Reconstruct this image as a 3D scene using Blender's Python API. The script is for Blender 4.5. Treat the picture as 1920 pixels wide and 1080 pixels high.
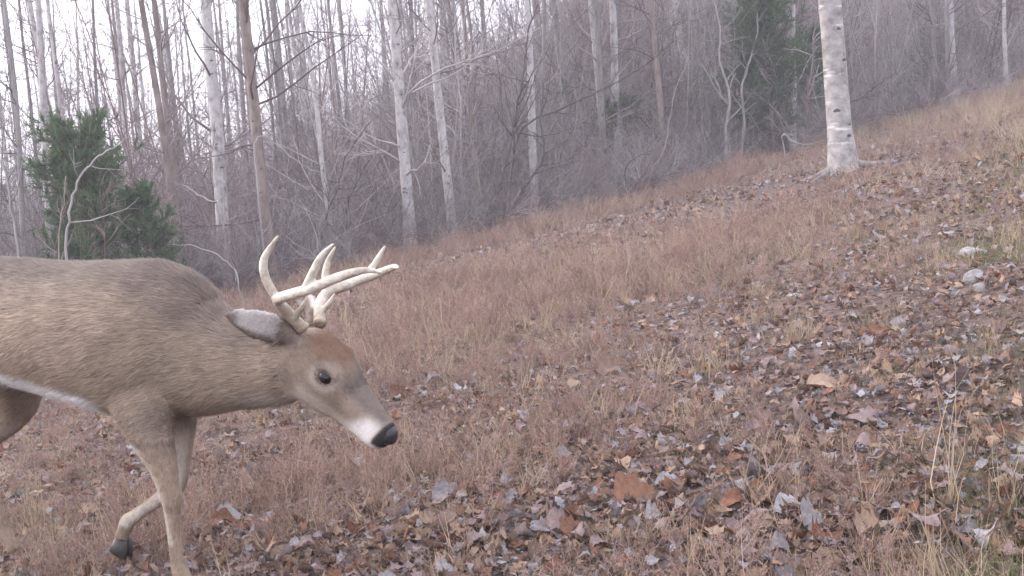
import bpy, math, random
import numpy as np
from mathutils import Vector, Matrix

for o in list(bpy.data.objects):
    bpy.data.objects.remove(o)
sc = bpy.context.scene
COL = sc.collection
PI = math.pi

# ------------------------------------------------------------------ camera
FOC, CAM_H = 2500.0, 1.0                       # focal length in 1920-wide pixels, camera height on its tree
PITCH, ROLL = math.atan(240 / FOC), math.radians(4)
cam_d = bpy.data.cameras.new('camera')
cam = bpy.data.objects.new('camera', cam_d)
COL.objects.link(cam)
cam_d.sensor_width = 36
cam_d.lens = FOC / 1920 * 36
cam_d.clip_start, cam_d.clip_end = 0.05, 2000
CAM_M = Matrix.Rotation(PI / 2 - PITCH, 3, 'X') @ Matrix.Rotation(-ROLL, 3, 'Z')
cam.matrix_world = Matrix.Translation((0, 0, CAM_H)) @ CAM_M.to_4x4()
sc.camera = cam

# ------------------------------------------------------------------ sky, sun, exposure
SUN_AZ, SUN_EL = math.radians(-70), math.radians(24)
world = bpy.data.worlds.new('World')
sc.world = world
world.use_nodes = True
nt = world.node_tree
nt.nodes.clear()
sky = nt.nodes.new('ShaderNodeTexSky')
sky.sky_type = 'NISHITA'
sky.sun_disc = False
sky.sun_elevation = SUN_EL
sky.sun_rotation = SUN_AZ
sky.air_density, sky.dust_density, sky.ozone_density = 1.0, 3.0, 1.0
mixn = nt.nodes.new('ShaderNodeMix')
mixn.data_type = 'RGBA'
mixn.inputs[0].default_value = 0.72            # thin overcast veil over the clear sky
mixn.inputs[7].default_value = (8.7, 8.6, 9.5, 1)
bg = nt.nodes.new('ShaderNodeBackground')
bg.inputs['Strength'].default_value = 0.15
wo = nt.nodes.new('ShaderNodeOutputWorld')
nt.links.new(sky.outputs[0], mixn.inputs[6])
nt.links.new(mixn.outputs[2], bg.inputs['Color'])
nt.links.new(bg.outputs[0], wo.inputs['Surface'])

sun_l = bpy.data.lights.new('sun', 'SUN')
sun_l.energy = 1.5
sun_l.angle = math.radians(25)
sun_l.color = (1.0, 0.90, 0.84)
sun = bpy.data.objects.new('sun', sun_l)
COL.objects.link(sun)
S = Vector((math.sin(SUN_AZ) * math.cos(SUN_EL), math.cos(SUN_AZ) * math.cos(SUN_EL), math.sin(SUN_EL)))
sun.rotation_euler = S.to_track_quat('Z', 'Y').to_euler()
sun.location = (-12, 6, 12)

sc.view_settings.view_transform = 'Standard'
sc.view_settings.look = 'None'
sc.view_settings.exposure = 1.36
sc.view_settings.gamma = 1.0
sc.view_settings.use_curve_mapping = False
sc.cycles.use_denoising = True
sc.cycles.max_bounces = 5
sc.cycles.volume_bounces = 1
sc.cycles.transparent_max_bounces = 4

# ------------------------------------------------------------------ helpers
def link(o, parent=None):
    COL.objects.link(o)
    if parent is not None:
        o.parent = parent
    return o

def tag(o, label=None, cat=None, group=None, kind=None):
    if label: o['label'] = label
    if cat: o['category'] = cat
    if group: o['group'] = group
    if kind: o['kind'] = kind
    return o

def empty(name, loc=(0, 0, 0), rz=0.0):
    o = bpy.data.objects.new(name, None)
    o.empty_display_size = 0.1
    o.location = loc
    o.rotation_euler = (0, 0, rz)
    return link(o)

def mesh_of(name, V, faces, mat=None, smooth=True):
    """faces: list of (n,k) index arrays"""
    me = bpy.data.meshes.new(name)
    V = np.asarray(V, dtype=np.float32)
    faces = [np.asarray(f, dtype=np.int32) for f in faces if len(f)]
    me.vertices.add(len(V))
    me.vertices.foreach_set('co', V.ravel())
    nl = sum(f.size for f in faces)
    npoly = sum(len(f) for f in faces)
    me.loops.add(nl)
    me.loops.foreach_set('vertex_index', np.concatenate([f.ravel() for f in faces]))
    me.polygons.add(npoly)
    sizes = np.concatenate([np.full(len(f), f.shape[1], dtype=np.int32) for f in faces])
    starts = np.concatenate([[0], np.cumsum(sizes)[:-1]]).astype(np.int32)
    me.polygons.foreach_set('loop_start', starts)
    me.update(calc_edges=True)
    me.validate()
    if smooth:
        me.polygons.foreach_set('use_smooth', np.ones(len(me.polygons), dtype=bool))
    if mat is not None:
        me.materials.append(mat)
    return me

def obj(name, me, parent=None, loc=None):
    o = bpy.data.objects.new(name, me)
    if loc is not None:
        o.location = loc
    return link(o, parent)

class MB:
    """collects quads and triangles for one mesh"""
    def __init__(self):
        self.V, self.Q, self.T, self.n = [], [], [], 0
    def add(self, V, Q=None, T=None):
        V = np.asarray(V, dtype=np.float32).reshape(-1, 3)
        self.V.append(V)
        if Q is not None and len(Q): self.Q.append(np.asarray(Q) + self.n)
        if T is not None and len(T): self.T.append(np.asarray(T) + self.n)
        self.n += len(V)
    def mesh(self, name, mat=None, smooth=True):
        f = []
        if self.Q: f.append(np.concatenate(self.Q))
        if self.T: f.append(np.concatenate(self.T))
        return mesh_of(name, np.concatenate(self.V), f, mat, smooth)

def unit(v):
    return v / np.maximum(np.linalg.norm(v, axis=-1, keepdims=True), 1e-9)

def tubes(mb, P, R, S=5, cap=True):
    """N tubes of K rings: P (N,K,3), R (N,K)"""
    P = np.asarray(P, dtype=np.float64); R = np.asarray(R, dtype=np.float64)
    N, K, _ = P.shape
    if N == 0: return
    T = np.empty_like(P)
    T[:, 1:-1] = P[:, 2:] - P[:, :-2]
    T[:, 0] = P[:, 1] - P[:, 0]
    T[:, -1] = P[:, -1] - P[:, -2]
    T = unit(T)
    main = unit(P[:, -1] - P[:, 0])
    ref = np.where(np.abs(main[:, 2:3]) > 0.8, np.array([[1.0, 0.13, 0]]), np.array([[0.1, 0.05, 1.0]]))[:, None, :]
    U = unit(np.cross(np.broadcast_to(ref, T.shape), T))
    W = np.cross(T, U)
    a = np.arange(S) * 2 * PI / S
    V = P[:, :, None, :] + R[:, :, None, None] * (np.cos(a)[:, None] * U[:, :, None, :] + np.sin(a)[:, None] * W[:, :, None, :])
    base = (np.arange(N) * K * S)[:, None, None]
    k = (np.arange(K - 1) * S)[None, :, None]
    s = np.arange(S)[None, None, :]
    s2 = (s + 1) % S
    Q = np.stack([base + k + s, base + k + s2, base + k + S + s2, base + k + S + s], -1).reshape(-1, 4)
    mb.add(V.reshape(-1, 3), Q)
    if cap:
        off = mb.n - N * K * S
        for ring, rev in ((0, True), (K - 1, False)):
            idx = (np.arange(N) * K * S)[:, None] + ring * S + np.arange(S)[None, :] + off
            if rev: idx = idx[:, ::-1]
            if S == 4: mb.Q.append(idx)
            elif S == 3: mb.T.append(idx)
            else:
                for j in range(1, S - 1):
                    mb.T.append(np.stack([idx[:, 0], idx[:, j], idx[:, j + 1]], -1))

def grow(rng, pos, d, L, r, K=5, wob=0.12, up=0.0, r_end=0.3):
    """curved branches; returns P (N,K,3), R (N,K)"""
    N = len(pos)
    P = np.empty((N, K, 3)); P[:, 0] = pos
    d = unit(np.asarray(d, dtype=np.float64))
    step = (np.asarray(L) / (K - 1))[:, None]
    for k in range(1, K):
        d = unit(d + rng.normal(0, wob, (N, 3)) + np.array([0, 0, up]))
        P[:, k] = P[:, k - 1] + d * step
    t = np.linspace(0, 1, K)[None, :]
    return P, np.asarray(r)[:, None] * (1 - (1 - r_end) * t)

def spawn(rng, P, R, n, t0, t1, ang, ang_sd, l0, l1, rs):
    """n children on parents, at parameter t0..t1"""
    N, K, _ = P.shape
    i = rng.integers(0, N, n)
    t = rng.uniform(t0, t1, n) * (K - 1)
    k = np.minimum(t.astype(int), K - 2); u = (t - k)[:, None]
    p = P[i, k] * (1 - u) + P[i, k + 1] * u
    tan = unit(P[i, k + 1] - P[i, k])
    rad = R[i, k]
    rnd = unit(np.cross(tan, rng.normal(0, 1, (n, 3))))
    a = rng.normal(ang, ang_sd, n)[:, None]
    d = tan * np.cos(a) + rnd * np.sin(a)
    L = rng.uniform(l0, l1, n) * np.linalg.norm(P[i, -1] - P[i, 0], axis=-1) * (1.15 - 0.7 * t / (K - 1))
    return p, d, L, rad * rs

# value noise for terrain and scattering
_nr = np.random.default_rng(5)
_NT = _nr.uniform(-1, 1, (256, 256))
def vnoise(x, y, s):
    x = np.asarray(x, dtype=np.float64) / s + 1000.3; y = np.asarray(y, dtype=np.float64) / s + 1000.7
    xi = np.floor(x).astype(int); yi = np.floor(y).astype(int)
    u = x - xi; v = y - yi
    u = u * u * (3 - 2 * u); v = v * v * (3 - 2 * v)
    g = lambda a, b: _NT[a % 256, b % 256]
    return (g(xi, yi) * (1 - u) + g(xi + 1, yi) * u) * (1 - v) + (g(xi, yi + 1) * (1 - u) + g(xi + 1, yi + 1) * u) * v

def sstep(a, b, x):
    t = np.clip((np.asarray(x, dtype=np.float64) - a) / (b - a), 0, 1)
    return t * t * (3 - 2 * t)

def edge_y(x):
    return 19.5 + 0.75 * np.clip(x, -14, 40)

def terrain(x, y):
    x = np.asarray(x, dtype=np.float64); y = np.asarray(y, dtype=np.float64)
    xc = np.clip(x, -40, 30)
    z = 0.13 * xc + 0.003 * np.clip(xc, 0, 16) ** 2
    s = y - edge_y(x)
    left = 1 - 0.75 * sstep(-3, 8, x)
    z = z - 1.5 * left * sstep(0.5, 12, s)
    rise = 0.045 + 0.115 * sstep(-13, 7, x)
    z = z + rise * np.clip(s - 10, 0, 70)
    z = z + 0.05 * vnoise(x, y, 2.3) * sstep(2, 6, y) + 0.022 * vnoise(x, y, 0.6) + 0.010 * vnoise(x, y, 0.22)
    return z

def ray(px, py):
    d = CAM_M @ Vector(((px - 960) / FOC, -(py - 540) / FOC, -1.0))
    return np.array(d)

def ground_at(px, py, far=80.0):
    """where the line of sight through a pixel of the photograph meets the ground"""
    d = ray(px, py); d = d / d[1]
    t = np.linspace(1.0, far, 4000)
    P = np.array([0, 0, CAM_H]) + t[:, None] * d
    below = P[:, 2] < terrain(P[:, 0], P[:, 1])
    i = int(np.argmax(below)) if below.any() else len(t) - 1
    p = P[i]
    return np.array([p[0], p[1], float(terrain(p[0], p[1]))])

def column_at(px, dist, py=400):
    d = ray(px, py); d = d / d[1]
    x = d[0] * dist
    return np.array([x, dist, float(terrain(x, dist))])

# ------------------------------------------------------------------ materials
def srgb(*c):
    return tuple((v / 255 / 12.92) if v / 255 <= 0.04045 else ((v / 255 + 0.055) / 1.055) ** 2.4 for v in c) + (1.0,)

def nmat(name, cols, scale=4.0, rough=0.85, bump=0.3, bscale=None, stretch=(1, 1, 1), detail=6.0, rnd=0.0, spec=0.25, bdist=0.02, pos=None, coord='Object', trans=0.0):
    """noise-driven colour ramp + bump; rnd mixes in the per-object random value"""
    m = bpy.data.materials.new(name)
    m.use_nodes = True
    n = m.node_tree.nodes; l = m.node_tree.links
    b = n['Principled BSDF']
    tc = n.new('ShaderNodeTexCoord'); mp = n.new('ShaderNodeMapping')
    mp.inputs['Scale'].default_value = stretch
    l.new(tc.outputs[coord], mp.inputs['Vector'])
    no = n.new('ShaderNodeTexNoise')
    no.inputs['Scale'].default_value = scale; no.inputs['Detail'].default_value = detail; no.inputs['Roughness'].default_value = 0.62
    l.new(mp.outputs[0], no.inputs['Vector'])
    fac = no.outputs['Fac']
    if rnd > 0:
        oi = n.new('ShaderNodeObjectInfo')
        mx = n.new('ShaderNodeMix'); mx.data_type = 'FLOAT'
        mx.inputs[0].default_value = rnd
        l.new(fac, mx.inputs[2]); l.new(oi.outputs['Random'], mx.inputs[3])
        fac = mx.outputs[0]
    cr = n.new('ShaderNodeValToRGB')
    el = cr.color_ramp.elements
    pos = pos or [0.28 + 0.44 * i / max(len(cols) - 1, 1) for i in range(len(cols))]
    if rnd > 0.5: pos = [i / max(len(cols) - 1, 1) for i in range(len(cols))]
    while len(el) < len(cols): el.new(0.5)
    for e, p, c in zip(el, pos, cols):
        e.position = p; e.color = c if len(c) == 4 else (*c, 1)
    l.new(fac, cr.inputs[0]); l.new(cr.outputs[0], b.inputs['Base Color'])
    b.inputs['Roughness'].default_value = rough
    b.inputs['Specular IOR Level'].default_value = spec
    if bump > 0:
        bn = n.new('ShaderNodeTexNoise')
        bn.inputs['Scale'].default_value = bscale or scale * 3; bn.inputs['Detail'].default_value = 5
        l.new(mp.outputs[0], bn.inputs['Vector'])
        bu = n.new('ShaderNodeBump'); bu.inputs['Strength'].default_value = bump; bu.inputs['Distance'].default_value = bdist
        l.new(bn.outputs['Fac'], bu.inputs['Height']); l.new(bu.outputs[0], b.inputs['Normal'])
    if trans > 0:
        tr = n.new('ShaderNodeBsdfTranslucent'); ms = n.new('ShaderNodeMixShader')
        ms.inputs[0].default_value = trans
        l.new(cr.outputs[0], tr.inputs['Color'])
        l.new(b.outputs[0], ms.inputs[1]); l.new(tr.outputs[0], ms.inputs[2])
        l.new(ms.outputs[0], n['Material Output'].inputs['Surface'])
    return m

M = {}
M['ground'] = nmat('soil_and_litter', [(0.030, 0.021, 0.019), (0.075, 0.052, 0.045), (0.135, 0.095, 0.080), (0.055, 0.040, 0.036), (0.17, 0.125, 0.108)],
                   scale=9, rough=0.95, bump=0.8, bscale=34, detail=10, bdist=0.03, coord='Generated' if False else 'Object')
M['bark_pale'] = nmat('pale_bark', [(0.10, 0.092, 0.09), (0.30, 0.28, 0.275), (0.44, 0.42, 0.42), (0.22, 0.205, 0.20)], scale=9, bump=0.5, bscale=22, stretch=(1, 1, 0.55), rough=0.9)
M['bark_grey'] = nmat('grey_bark', [(0.09, 0.085, 0.085), (0.20, 0.185, 0.18), (0.27, 0.25, 0.25)], scale=8, bump=0.7, bscale=26, stretch=(1, 1, 0.25), rough=0.92)
M['bark_brown'] = nmat('brown_bark', [(0.09, 0.075, 0.068), (0.19, 0.155, 0.135), (0.26, 0.22, 0.20)], scale=9, bump=0.7, bscale=24, stretch=(1, 1, 0.4), rough=0.92)
M['twig'] = nmat('grey_twig', [(0.08, 0.065, 0.065), (0.19, 0.16, 0.16), (0.40, 0.36, 0.365)], scale=1.2, bump=0, rnd=0.4, rough=0.9)
M['twig_red'] = nmat('red_brown_twig', [(0.08, 0.057, 0.052), (0.16, 0.118, 0.11), (0.29, 0.235, 0.225)], scale=1.2, bump=0, rnd=0.4, rough=0.9)
M['twig_pale'] = nmat('bleached_twig', [(0.20, 0.185, 0.18), (0.33, 0.31, 0.305)], scale=6, bump=0.2, rough=0.85)
M['twig_dark'] = nmat('dark_twig', [(0.055, 0.045, 0.044), (0.11, 0.092, 0.09)], scale=6, bump=0.2, rough=0.9)
M['cedar'] = nmat('cedar_foliage', [(0.045, 0.082, 0.040), (0.082, 0.135, 0.062), (0.13, 0.175, 0.088)], scale=3.0, bump=0, rough=0.85, trans=0.15)
M['stone'] = nmat('pale_stone', [(0.15, 0.145, 0.14), (0.27, 0.26, 0.255), (0.38, 0.37, 0.37)], scale=18, bump=0.5, rough=0.9)
M['moss'] = nmat('moss', [(0.05, 0.055, 0.03), (0.09, 0.10, 0.05)], scale=18, bump=0.8, rough=1.0)

def birch_material():
    m = nmat('white_banded_bark', [(0.11, 0.10, 0.095), (0.30, 0.28, 0.27), (0.43, 0.41, 0.40)], scale=6, bump=0.55, bscale=20, stretch=(1, 1, 1.2), rough=0.9)
    n = m.node_tree.nodes; l = m.node_tree.links
    b = n['Principled BSDF']; old = b.inputs['Base Color'].links[0].from_socket
    tc = n.new('ShaderNodeTexCoord'); mp = n.new('ShaderNodeMapping'); mp.inputs['Scale'].default_value = (1.2, 1.2, 7.0)
    l.new(tc.outputs['Object'], mp.inputs['Vector'])
    no = n.new('ShaderNodeTexNoise'); no.inputs['Scale'].default_value = 1.0; no.inputs['Detail'].default_value = 5; no.inputs['Roughness'].default_value = 0.6
    l.new(mp.outputs[0], no.inputs['Vector'])
    cr = n.new('ShaderNodeValToRGB'); cr.color_ramp.elements[0].position = 0.57; cr.color_ramp.elements[1].position = 0.66
    l.new(no.outputs['Fac'], cr.inputs[0])
    mx = n.new('ShaderNodeMix'); mx.data_type = 'RGBA'
    mx.inputs[7].default_value = (0.80, 0.78, 0.79, 1)
    l.new(cr.outputs[0], mx.inputs[0]); l.new(old, mx.inputs[6]); l.new(mx.outputs[2], b.inputs['Base Color'])
    return m
M['birch'] = birch_material()
M['knot'] = nmat('dark_knot_bark', [(0.05, 0.045, 0.045), (0.12, 0.11, 0.11)], scale=30, bump=0.6, rough=0.95)

# ------------------------------------------------------------------ the ground: one sheet
def make_ground():
    def axis(n, a, lim):
        t = np.linspace(-1, 1, n)
        return np.sinh(t * a) / np.sinh(a) * lim
    xs = axis(420, 5.4, 220.0)
    t = np.linspace(0, 1, 520)
    ys = -60 + 0 * t
    tb = np.linspace(1, 0, 50)[:-1]
    back = -(np.sinh(tb * 4) / np.sinh(4)) * 70 + 1.0
    fwd = 1.0 + np.sinh(t * 5.3) / np.sinh(5.3) * 260
    ys = np.concatenate([back, fwd])
    X, Y = np.meshgrid(xs, ys)
    Z = terrain(X, Y)
    V = np.stack([X, Y, Z], -1).reshape(-1, 3)
    nx, ny = len(xs), len(ys)
    i = np.arange(ny - 1)[:, None] * nx + np.arange(nx - 1)[None, :]
    Q = np.stack([i, i + 1, i + nx + 1, i + nx], -1).reshape(-1, 4)
    o = obj('ground', mesh_of('ground', V, [Q], M['ground']))
    return tag(o, 'brown hillside clearing sloping up to the right', 'ground', kind='structure')
ground = make_ground()

# ------------------------------------------------------------------ scattering by geometry nodes (ground cover and thicket only)
def scatter(name, pts, rot, scl, idx, protos, label, cat):
    me = bpy.data.meshes.new(name)
    N = len(pts)
    me.vertices.add(N)
    me.vertices.foreach_set('co', np.asarray(pts, dtype=np.float32).ravel())
    a = me.attributes.new('inst_rot', 'FLOAT_VECTOR', 'POINT'); a.data.foreach_set('vector', np.asarray(rot, dtype=np.float32).ravel())
    a = me.attributes.new('inst_scale', 'FLOAT', 'POINT'); a.data.foreach_set('value', np.asarray(scl, dtype=np.float32).ravel())
    a = me.attributes.new('inst_idx', 'INT', 'POINT'); a.data.foreach_set('value', np.asarray(idx, dtype=np.int32).ravel())
    o = obj(name, me)
    g = bpy.data.node_groups.new(name, 'GeometryNodeTree')
    g.interface.new_socket('Geometry', in_out='INPUT', socket_type='NodeSocketGeometry')
    g.interface.new_socket('Geometry', in_out='OUTPUT', socket_type='NodeSocketGeometry')
    n, l = g.nodes, g.links
    gi, go = n.new('NodeGroupInput'), n.new('NodeGroupOutput')
    jn = n.new('GeometryNodeJoinGeometry')
    for p in reversed(protos):
        oi = n.new('GeometryNodeObjectInfo'); oi.inputs['Object'].default_value = p; oi.inputs['As Instance'].default_value = True
        l.new(oi.outputs['Geometry'], jn.inputs[0])
    iop = n.new('GeometryNodeInstanceOnPoints'); iop.inputs['Pick Instance'].default_value = True
    def at(nm, ty):
        q = n.new('GeometryNodeInputNamedAttribute'); q.data_type = ty; q.inputs['Name'].default_value = nm
        return q.outputs['Attribute']
    e2r = n.new('FunctionNodeEulerToRotation')
    l.new(at('inst_rot', 'FLOAT_VECTOR'), e2r.inputs[0])
    mp = n.new('GeometryNodeMeshToPoints'); l.new(gi.outputs[0], mp.inputs['Mesh'])
    l.new(mp.outputs[0], iop.inputs['Points']); l.new(jn.outputs[0], iop.inputs['Instance'])
    l.new(at('inst_idx', 'INT'), iop.inputs['Instance Index']); l.new(e2r.outputs[0], iop.inputs['Rotation'])
    l.new(at('inst_scale', 'FLOAT'), iop.inputs['Scale']); l.new(iop.outputs[0], go.inputs[0])
    md = o.modifiers.new('scatter', 'NODES'); md.node_group = g
    tag(o, label, cat, kind='stuff')
    return o

def proto(name, me):                            # source of instances only, not linked to the scene
    return bpy.data.objects.new(name, me)

# ------------------------------------------------------------------ trees
BARKS = {'pale': 'bark_pale', 'grey': 'bark_grey', 'brown': 'bark_brown', 'birch': 'birch'}

def trunk_curve(rng, base, top_dir, Ht, r0, K=16, wob=0.02, straighten=0.02):
    h = np.linspace(0, 1, K) ** 1.15
    P = np.empty((K, 3)); P[0] = base
    d = np.array(top_dir, dtype=float)
    d /= np.linalg.norm(d)
    bend = np.array([0.0, 0.0, 0.0])
    for k in range(1, K):
        bend = bend * 0.6 + np.array([rng.normal(0, wob), rng.normal(0, wob), 0])
        hh = P[k - 1, 2] - base[2]
        lean = d if hh < 4.0 else unit(d + np.array([0, 0, straighten * (hh - 4)]))
        dd = unit(lean + bend)
        P[k] = P[k - 1] + dd * (h[k] - h[k - 1]) * Ht
    t = np.linspace(0, 1, K)
    R = r0 * (1 - 0.85 * h)
    hgt = h * Ht
    R = R * (1 + 0.55 * np.exp(-hgt / (r0 * 1.2)))
    return P, R

def crown_mesh(rng, P, R, Ht, n1=16, n2=5, n3=5, low=0.06, mat=None, len1=(0.07, 0.17), dead=0.4):
    """bare branches on a trunk curve, three orders"""
    mb = MB()
    p, d, L, r = spawn(rng, P[None], R[None], n1, low ** (1 / 1.15), 0.97, 1.05, 0.22, len1[0], len1[1], 0.22)
    d[:, 2] = np.abs(d[:, 2]) * 0.6 + rng.normal(0.15, 0.25, n1)
    r = np.clip(r, 0.006, 0.026)
    P1, R1 = grow(rng, p, d, L, r, 7, 0.14, 0.05, 0.2)
    tubes(mb, P1, R1, 5)
    c = spawn(rng, P1, R1, n1 * n2, 0.2, 0.98, 0.75, 0.25, 0.22, 0.55, 0.5)
    P2, R2 = grow(rng, c[0], c[1], c[2], np.clip(c[3], 0.003, 0.02), 5, 0.18, 0.04, 0.3)
    tubes(mb, P2, R2, 4)
    c = spawn(rng, P2, R2, n1 * n2 * n3, 0.15, 1.0, 0.7, 0.3, 0.3, 0.6, 0.6)
    P3, R3 = grow(rng, c[0], c[1], c[2], np.clip(c[3], 0.002, 0.008), 4, 0.22, 0.03, 0.35)
    tubes(mb, P3, R3, 3, cap=False)
    return mb.mesh('crown', mat)

def tree(name, label, base, top_dir, Ht, r0, bark, seed, group=None, n1=16, n2=5, n3=4, wob=0.02, low=0.06, twig='twig', len1=(0.07, 0.17), sides=14):
    rng = np.random.default_rng(seed)
    root = empty(name, tuple(base))
    P, R = trunk_curve(rng, np.zeros(3) - np.array(top_dir) / top_dir[2] * 0.15, top_dir, Ht, r0, wob=wob)
    mb = MB()
    Pf = P[None]; Rf = R[None]
    # refine ring spacing so the bark silhouette is not faceted
    K2 = 46
    t = np.linspace(0, len(P) - 1, K2); k = np.minimum(t.astype(int), len(P) - 2); u = (t - k)[:, None]
    # Catmull-Rom
    Pa = P[np.maximum(k - 1, 0)]; Pb = P[k]; Pc = P[k + 1]; Pd = P[np.minimum(k + 2, len(P) - 1)]
    Pr = 0.5 * (2 * Pb + (Pc - Pa) * u + (2 * Pa - 5 * Pb + 4 * Pc - Pd) * u ** 2 + (3 * Pb - Pa - 3 * Pc + Pd) * u ** 3)
    Rr = (R[k] * (1 - u[:, 0]) + R[k + 1] * u[:, 0]) * (1 + rng.normal(0, 0.015, K2))
    tubes(mb, Pr[None], Rr[None], sides)
    V = mb.V[0]
    ang = np.arange(len(V))
    mb.V[0] = V + (rng.normal(0, 0.02, (len(V), 3)) * np.repeat(Rr, sides)[:, None]).astype(np.float32)
    obj('trunk', mb.mesh('trunk', M[BARKS[bark]]), root)
    c = obj('crown', crown_mesh(rng, P, R, Ht, n1, n2, n3, low, M[twig], len1), root)
    tag(root, label, 'tree', group)
    return root, P, R

# base pixel x, base y hint, pixel x of the trunk where it leaves the top of the photo, trunk width px, distance, bark, height, label
TREES = [
 (92, 480, 62, 19, 20.5, 'pale', 13, 'pale grey trunk rising straight out of the big left cedar'),
 (47, 480, 6, 13, 17.5, 'grey', 10, 'dark leaning trunk left of the big cedar near the picture edge'),
 (78, 430, 30, 11, 26, 'grey', 12, 'slender grey tree leaning left beside the pale cedar trunk'),
 (150, 430, 105, 14, 24, 'pale', 12, 'grey tree emerging above the left cedar, second trunk from its left side'),
 (192, 430, 156, 10, 27, 'grey', 12, 'very thin tree above the middle of the left cedar'),
 (238, 430, 195, 15, 23, 'pale', 13, 'grey tree above the right shoulder of the left cedar'),
 (345, 490, 260, 17, 20, 'brown', 13, 'left stem of the dark twin trees right of the cedar'),
 (352, 490, 290, 16, 20.6, 'brown', 13, 'right stem of the dark twin trees right of the cedar'),
 (418, 490, 371, 29, 18.2, 'pale', 15, 'thick pale grey trunk with dark scars right of the twin trees'),
 (506, 492, 452, 25, 17.6, 'brown', 14, 'tan brown trunk standing just behind the tall antler tine'),
 (528, 440, 482, 9, 25, 'grey', 11, 'thin grey tree close behind the tan brown trunk'),
 (552, 430, 500, 10, 24, 'grey', 12, 'thin upright grey tree right of the tan brown trunk'),
 (553, 430, 531, 13, 27, 'grey', 12, 'straight grey tree with forks, second right of the tan brown trunk'),
 (628, 462, 545, 12, 19.5, 'pale', 11, 'slender pale tree leaning strongly left above the antlers'),
 (664, 440, 642, 10, 27, 'grey', 12, 'thin straight grey tree in the gap left of the white trunks'),
 (770, 462, 735, 25, 19.6, 'pale', 15, 'whitish trunk, left one of the pale pair at the wood edge'),
 (790, 430, 764, 13, 26, 'grey', 13, 'grey tree close behind the left whitish trunk'),
 (850, 444, 807, 20, 20.0, 'pale', 14, 'whitish trunk, right one of the pale pair at the wood edge'),
 (884, 430, 842, 13, 23.5, 'grey', 12, 'grey tree just right of the whitish pair'),
 (902, 424, 868, 10, 22, 'brown', 10, 'thin reddish brown tree right of the whitish pair'),
 (1004, 400, 988, 17, 22.5, 'pale', 14, 'pale tree standing alone in the middle of the wood edge'),
 (1016, 396, 1006, 9, 24, 'grey', 12, 'thin companion stem touching the pale middle tree'),
 (1088, 380, 1044, 16, 25.5, 'grey', 13, 'grey tree right of the pale middle tree'),
 (1138, 365, 1104, 11, 25, 'pale', 12, 'thin pale tree between the middle tree and the bushy edge'),
 (1250, 350, 1226, 14, 24.5, 'brown', 12, 'brown trunk rising from brush left of the right cedar'),
 (1432, 290, 1414, 13, 29, 'pale', 12, 'pale forked tree in front of the right cedar, left side'),
 (1488, 288, 1481, 13, 25.5, 'pale', 13, 'straight pale thin trunk in front of the right cedar'),
 (1690, 190, 1660, 11, 32, 'grey', 12, 'grey tree first right of the big banded trunk'),
 (1735, 185, 1706, 13, 34, 'grey', 12, 'grey tree second right of the big banded trunk'),
 (1790, 175, 1779, 14, 31, 'pale', 13, 'pale straight trunk on the hazy upper right slope'),
 (1822, 165, 1812, 11, 35, 'grey', 12, 'thin grey trunk right of the pale upper right trunk'),
 (1888, 165, 1882, 9, 31, 'pale', 12, 'thin pale trunk nearest the right picture edge'),
]
SCARRED = []
for i, (bx, by, tx, wpx, dist, bark, Ht, label) in enumerate(TREES):
    b = column_at(bx, dist, by)
    d = ray(tx, 0); d = d / d[1] * dist
    topp = np.array([d[0], dist, CAM_H + d[2]])
    td = topp - b
    td = td / td[2]
    tr_ = tree('bare_tree', label, b, td, Ht, wpx / FOC * dist / 2 * 0.92, bark, 100 + i, 'bare trees along the wood edge',
         n1=36, n2=7, n3=5, wob=0.012 if wpx > 15 else 0.022, low=0.07, twig='twig_red' if bark == 'brown' else 'twig')
    if wpx >= 18: SCARRED.append((tr_, td, 900 + i))

# ---- the big banded trunk standing in the clearing
BB = ground_at(1582, 322)
d = ray(1549, 0); d = d / d[1] * BB[1]
td = np.array([d[0], BB[1], CAM_H + d[2]]) - BB
td = td / td[2]
r_b = 46 / FOC * BB[1] / 2
big, bP, bR = tree('banded_tree', 'big white banded trunk standing out in the clearing at right', BB, td, 15, r_b, 'birch', 77,
                   n1=14, low=0.33, wob=0.008, sides=24)
def knots(root, td, P, R, spots, seed):
    """dark branch scars on the bark"""
    rng = np.random.default_rng(seed)
    for h, a in spots:
        c = np.array([np.interp(h, P[:, 2], P[:, 0]), np.interp(h, P[:, 2], P[:, 1]), h])
        f = float(np.interp(h, P[:, 2], R))
        n = np.array([math.cos(a), math.sin(a), 0]); s_ = np.array([-n[1], n[0], 0])
        th = np.linspace(0, 2 * PI, 9)[:-1]
        w, hh = f * rng.uniform(0.22, 0.42), f * rng.uniform(0.10, 0.17)
        rows = []
        for q, out in ((1.0, -0.03 * f), (0.6, 0.07 * f), (0.2, 0.03 * f)):
            rows.append([c + n * (f * 0.99 + out) + s_ * (w * q * math.cos(t)) - n * (w * q * math.cos(t)) ** 2 / (2 * f) + np.array([0, 0, hh * q * math.sin(t) - 0.25 * (w * q * math.cos(t)) ** 2 / w]) for t in th])
        V = np.array(rows).reshape(-1, 3)
        Q = [[r * 8 + j, r * 8 + (j + 1) % 8, (r + 1) * 8 + (j + 1) % 8, (r + 1) * 8 + j] for r in range(2) for j in range(8)]
        mb = MB(); mb.add(V, Q, [[16, 16 + j, 16 + j + 1] for j in range(1, 7)])
        obj('knot', mb.mesh('knot', M['knot']), root)
knots(big, td, bP, bR, ((2.05, -1.4), (1.66, -1.2), (1.3, -0.8), (0.72, -1.9), (0.42, -1.1), (0.55, -0.9)), 9)
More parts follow.
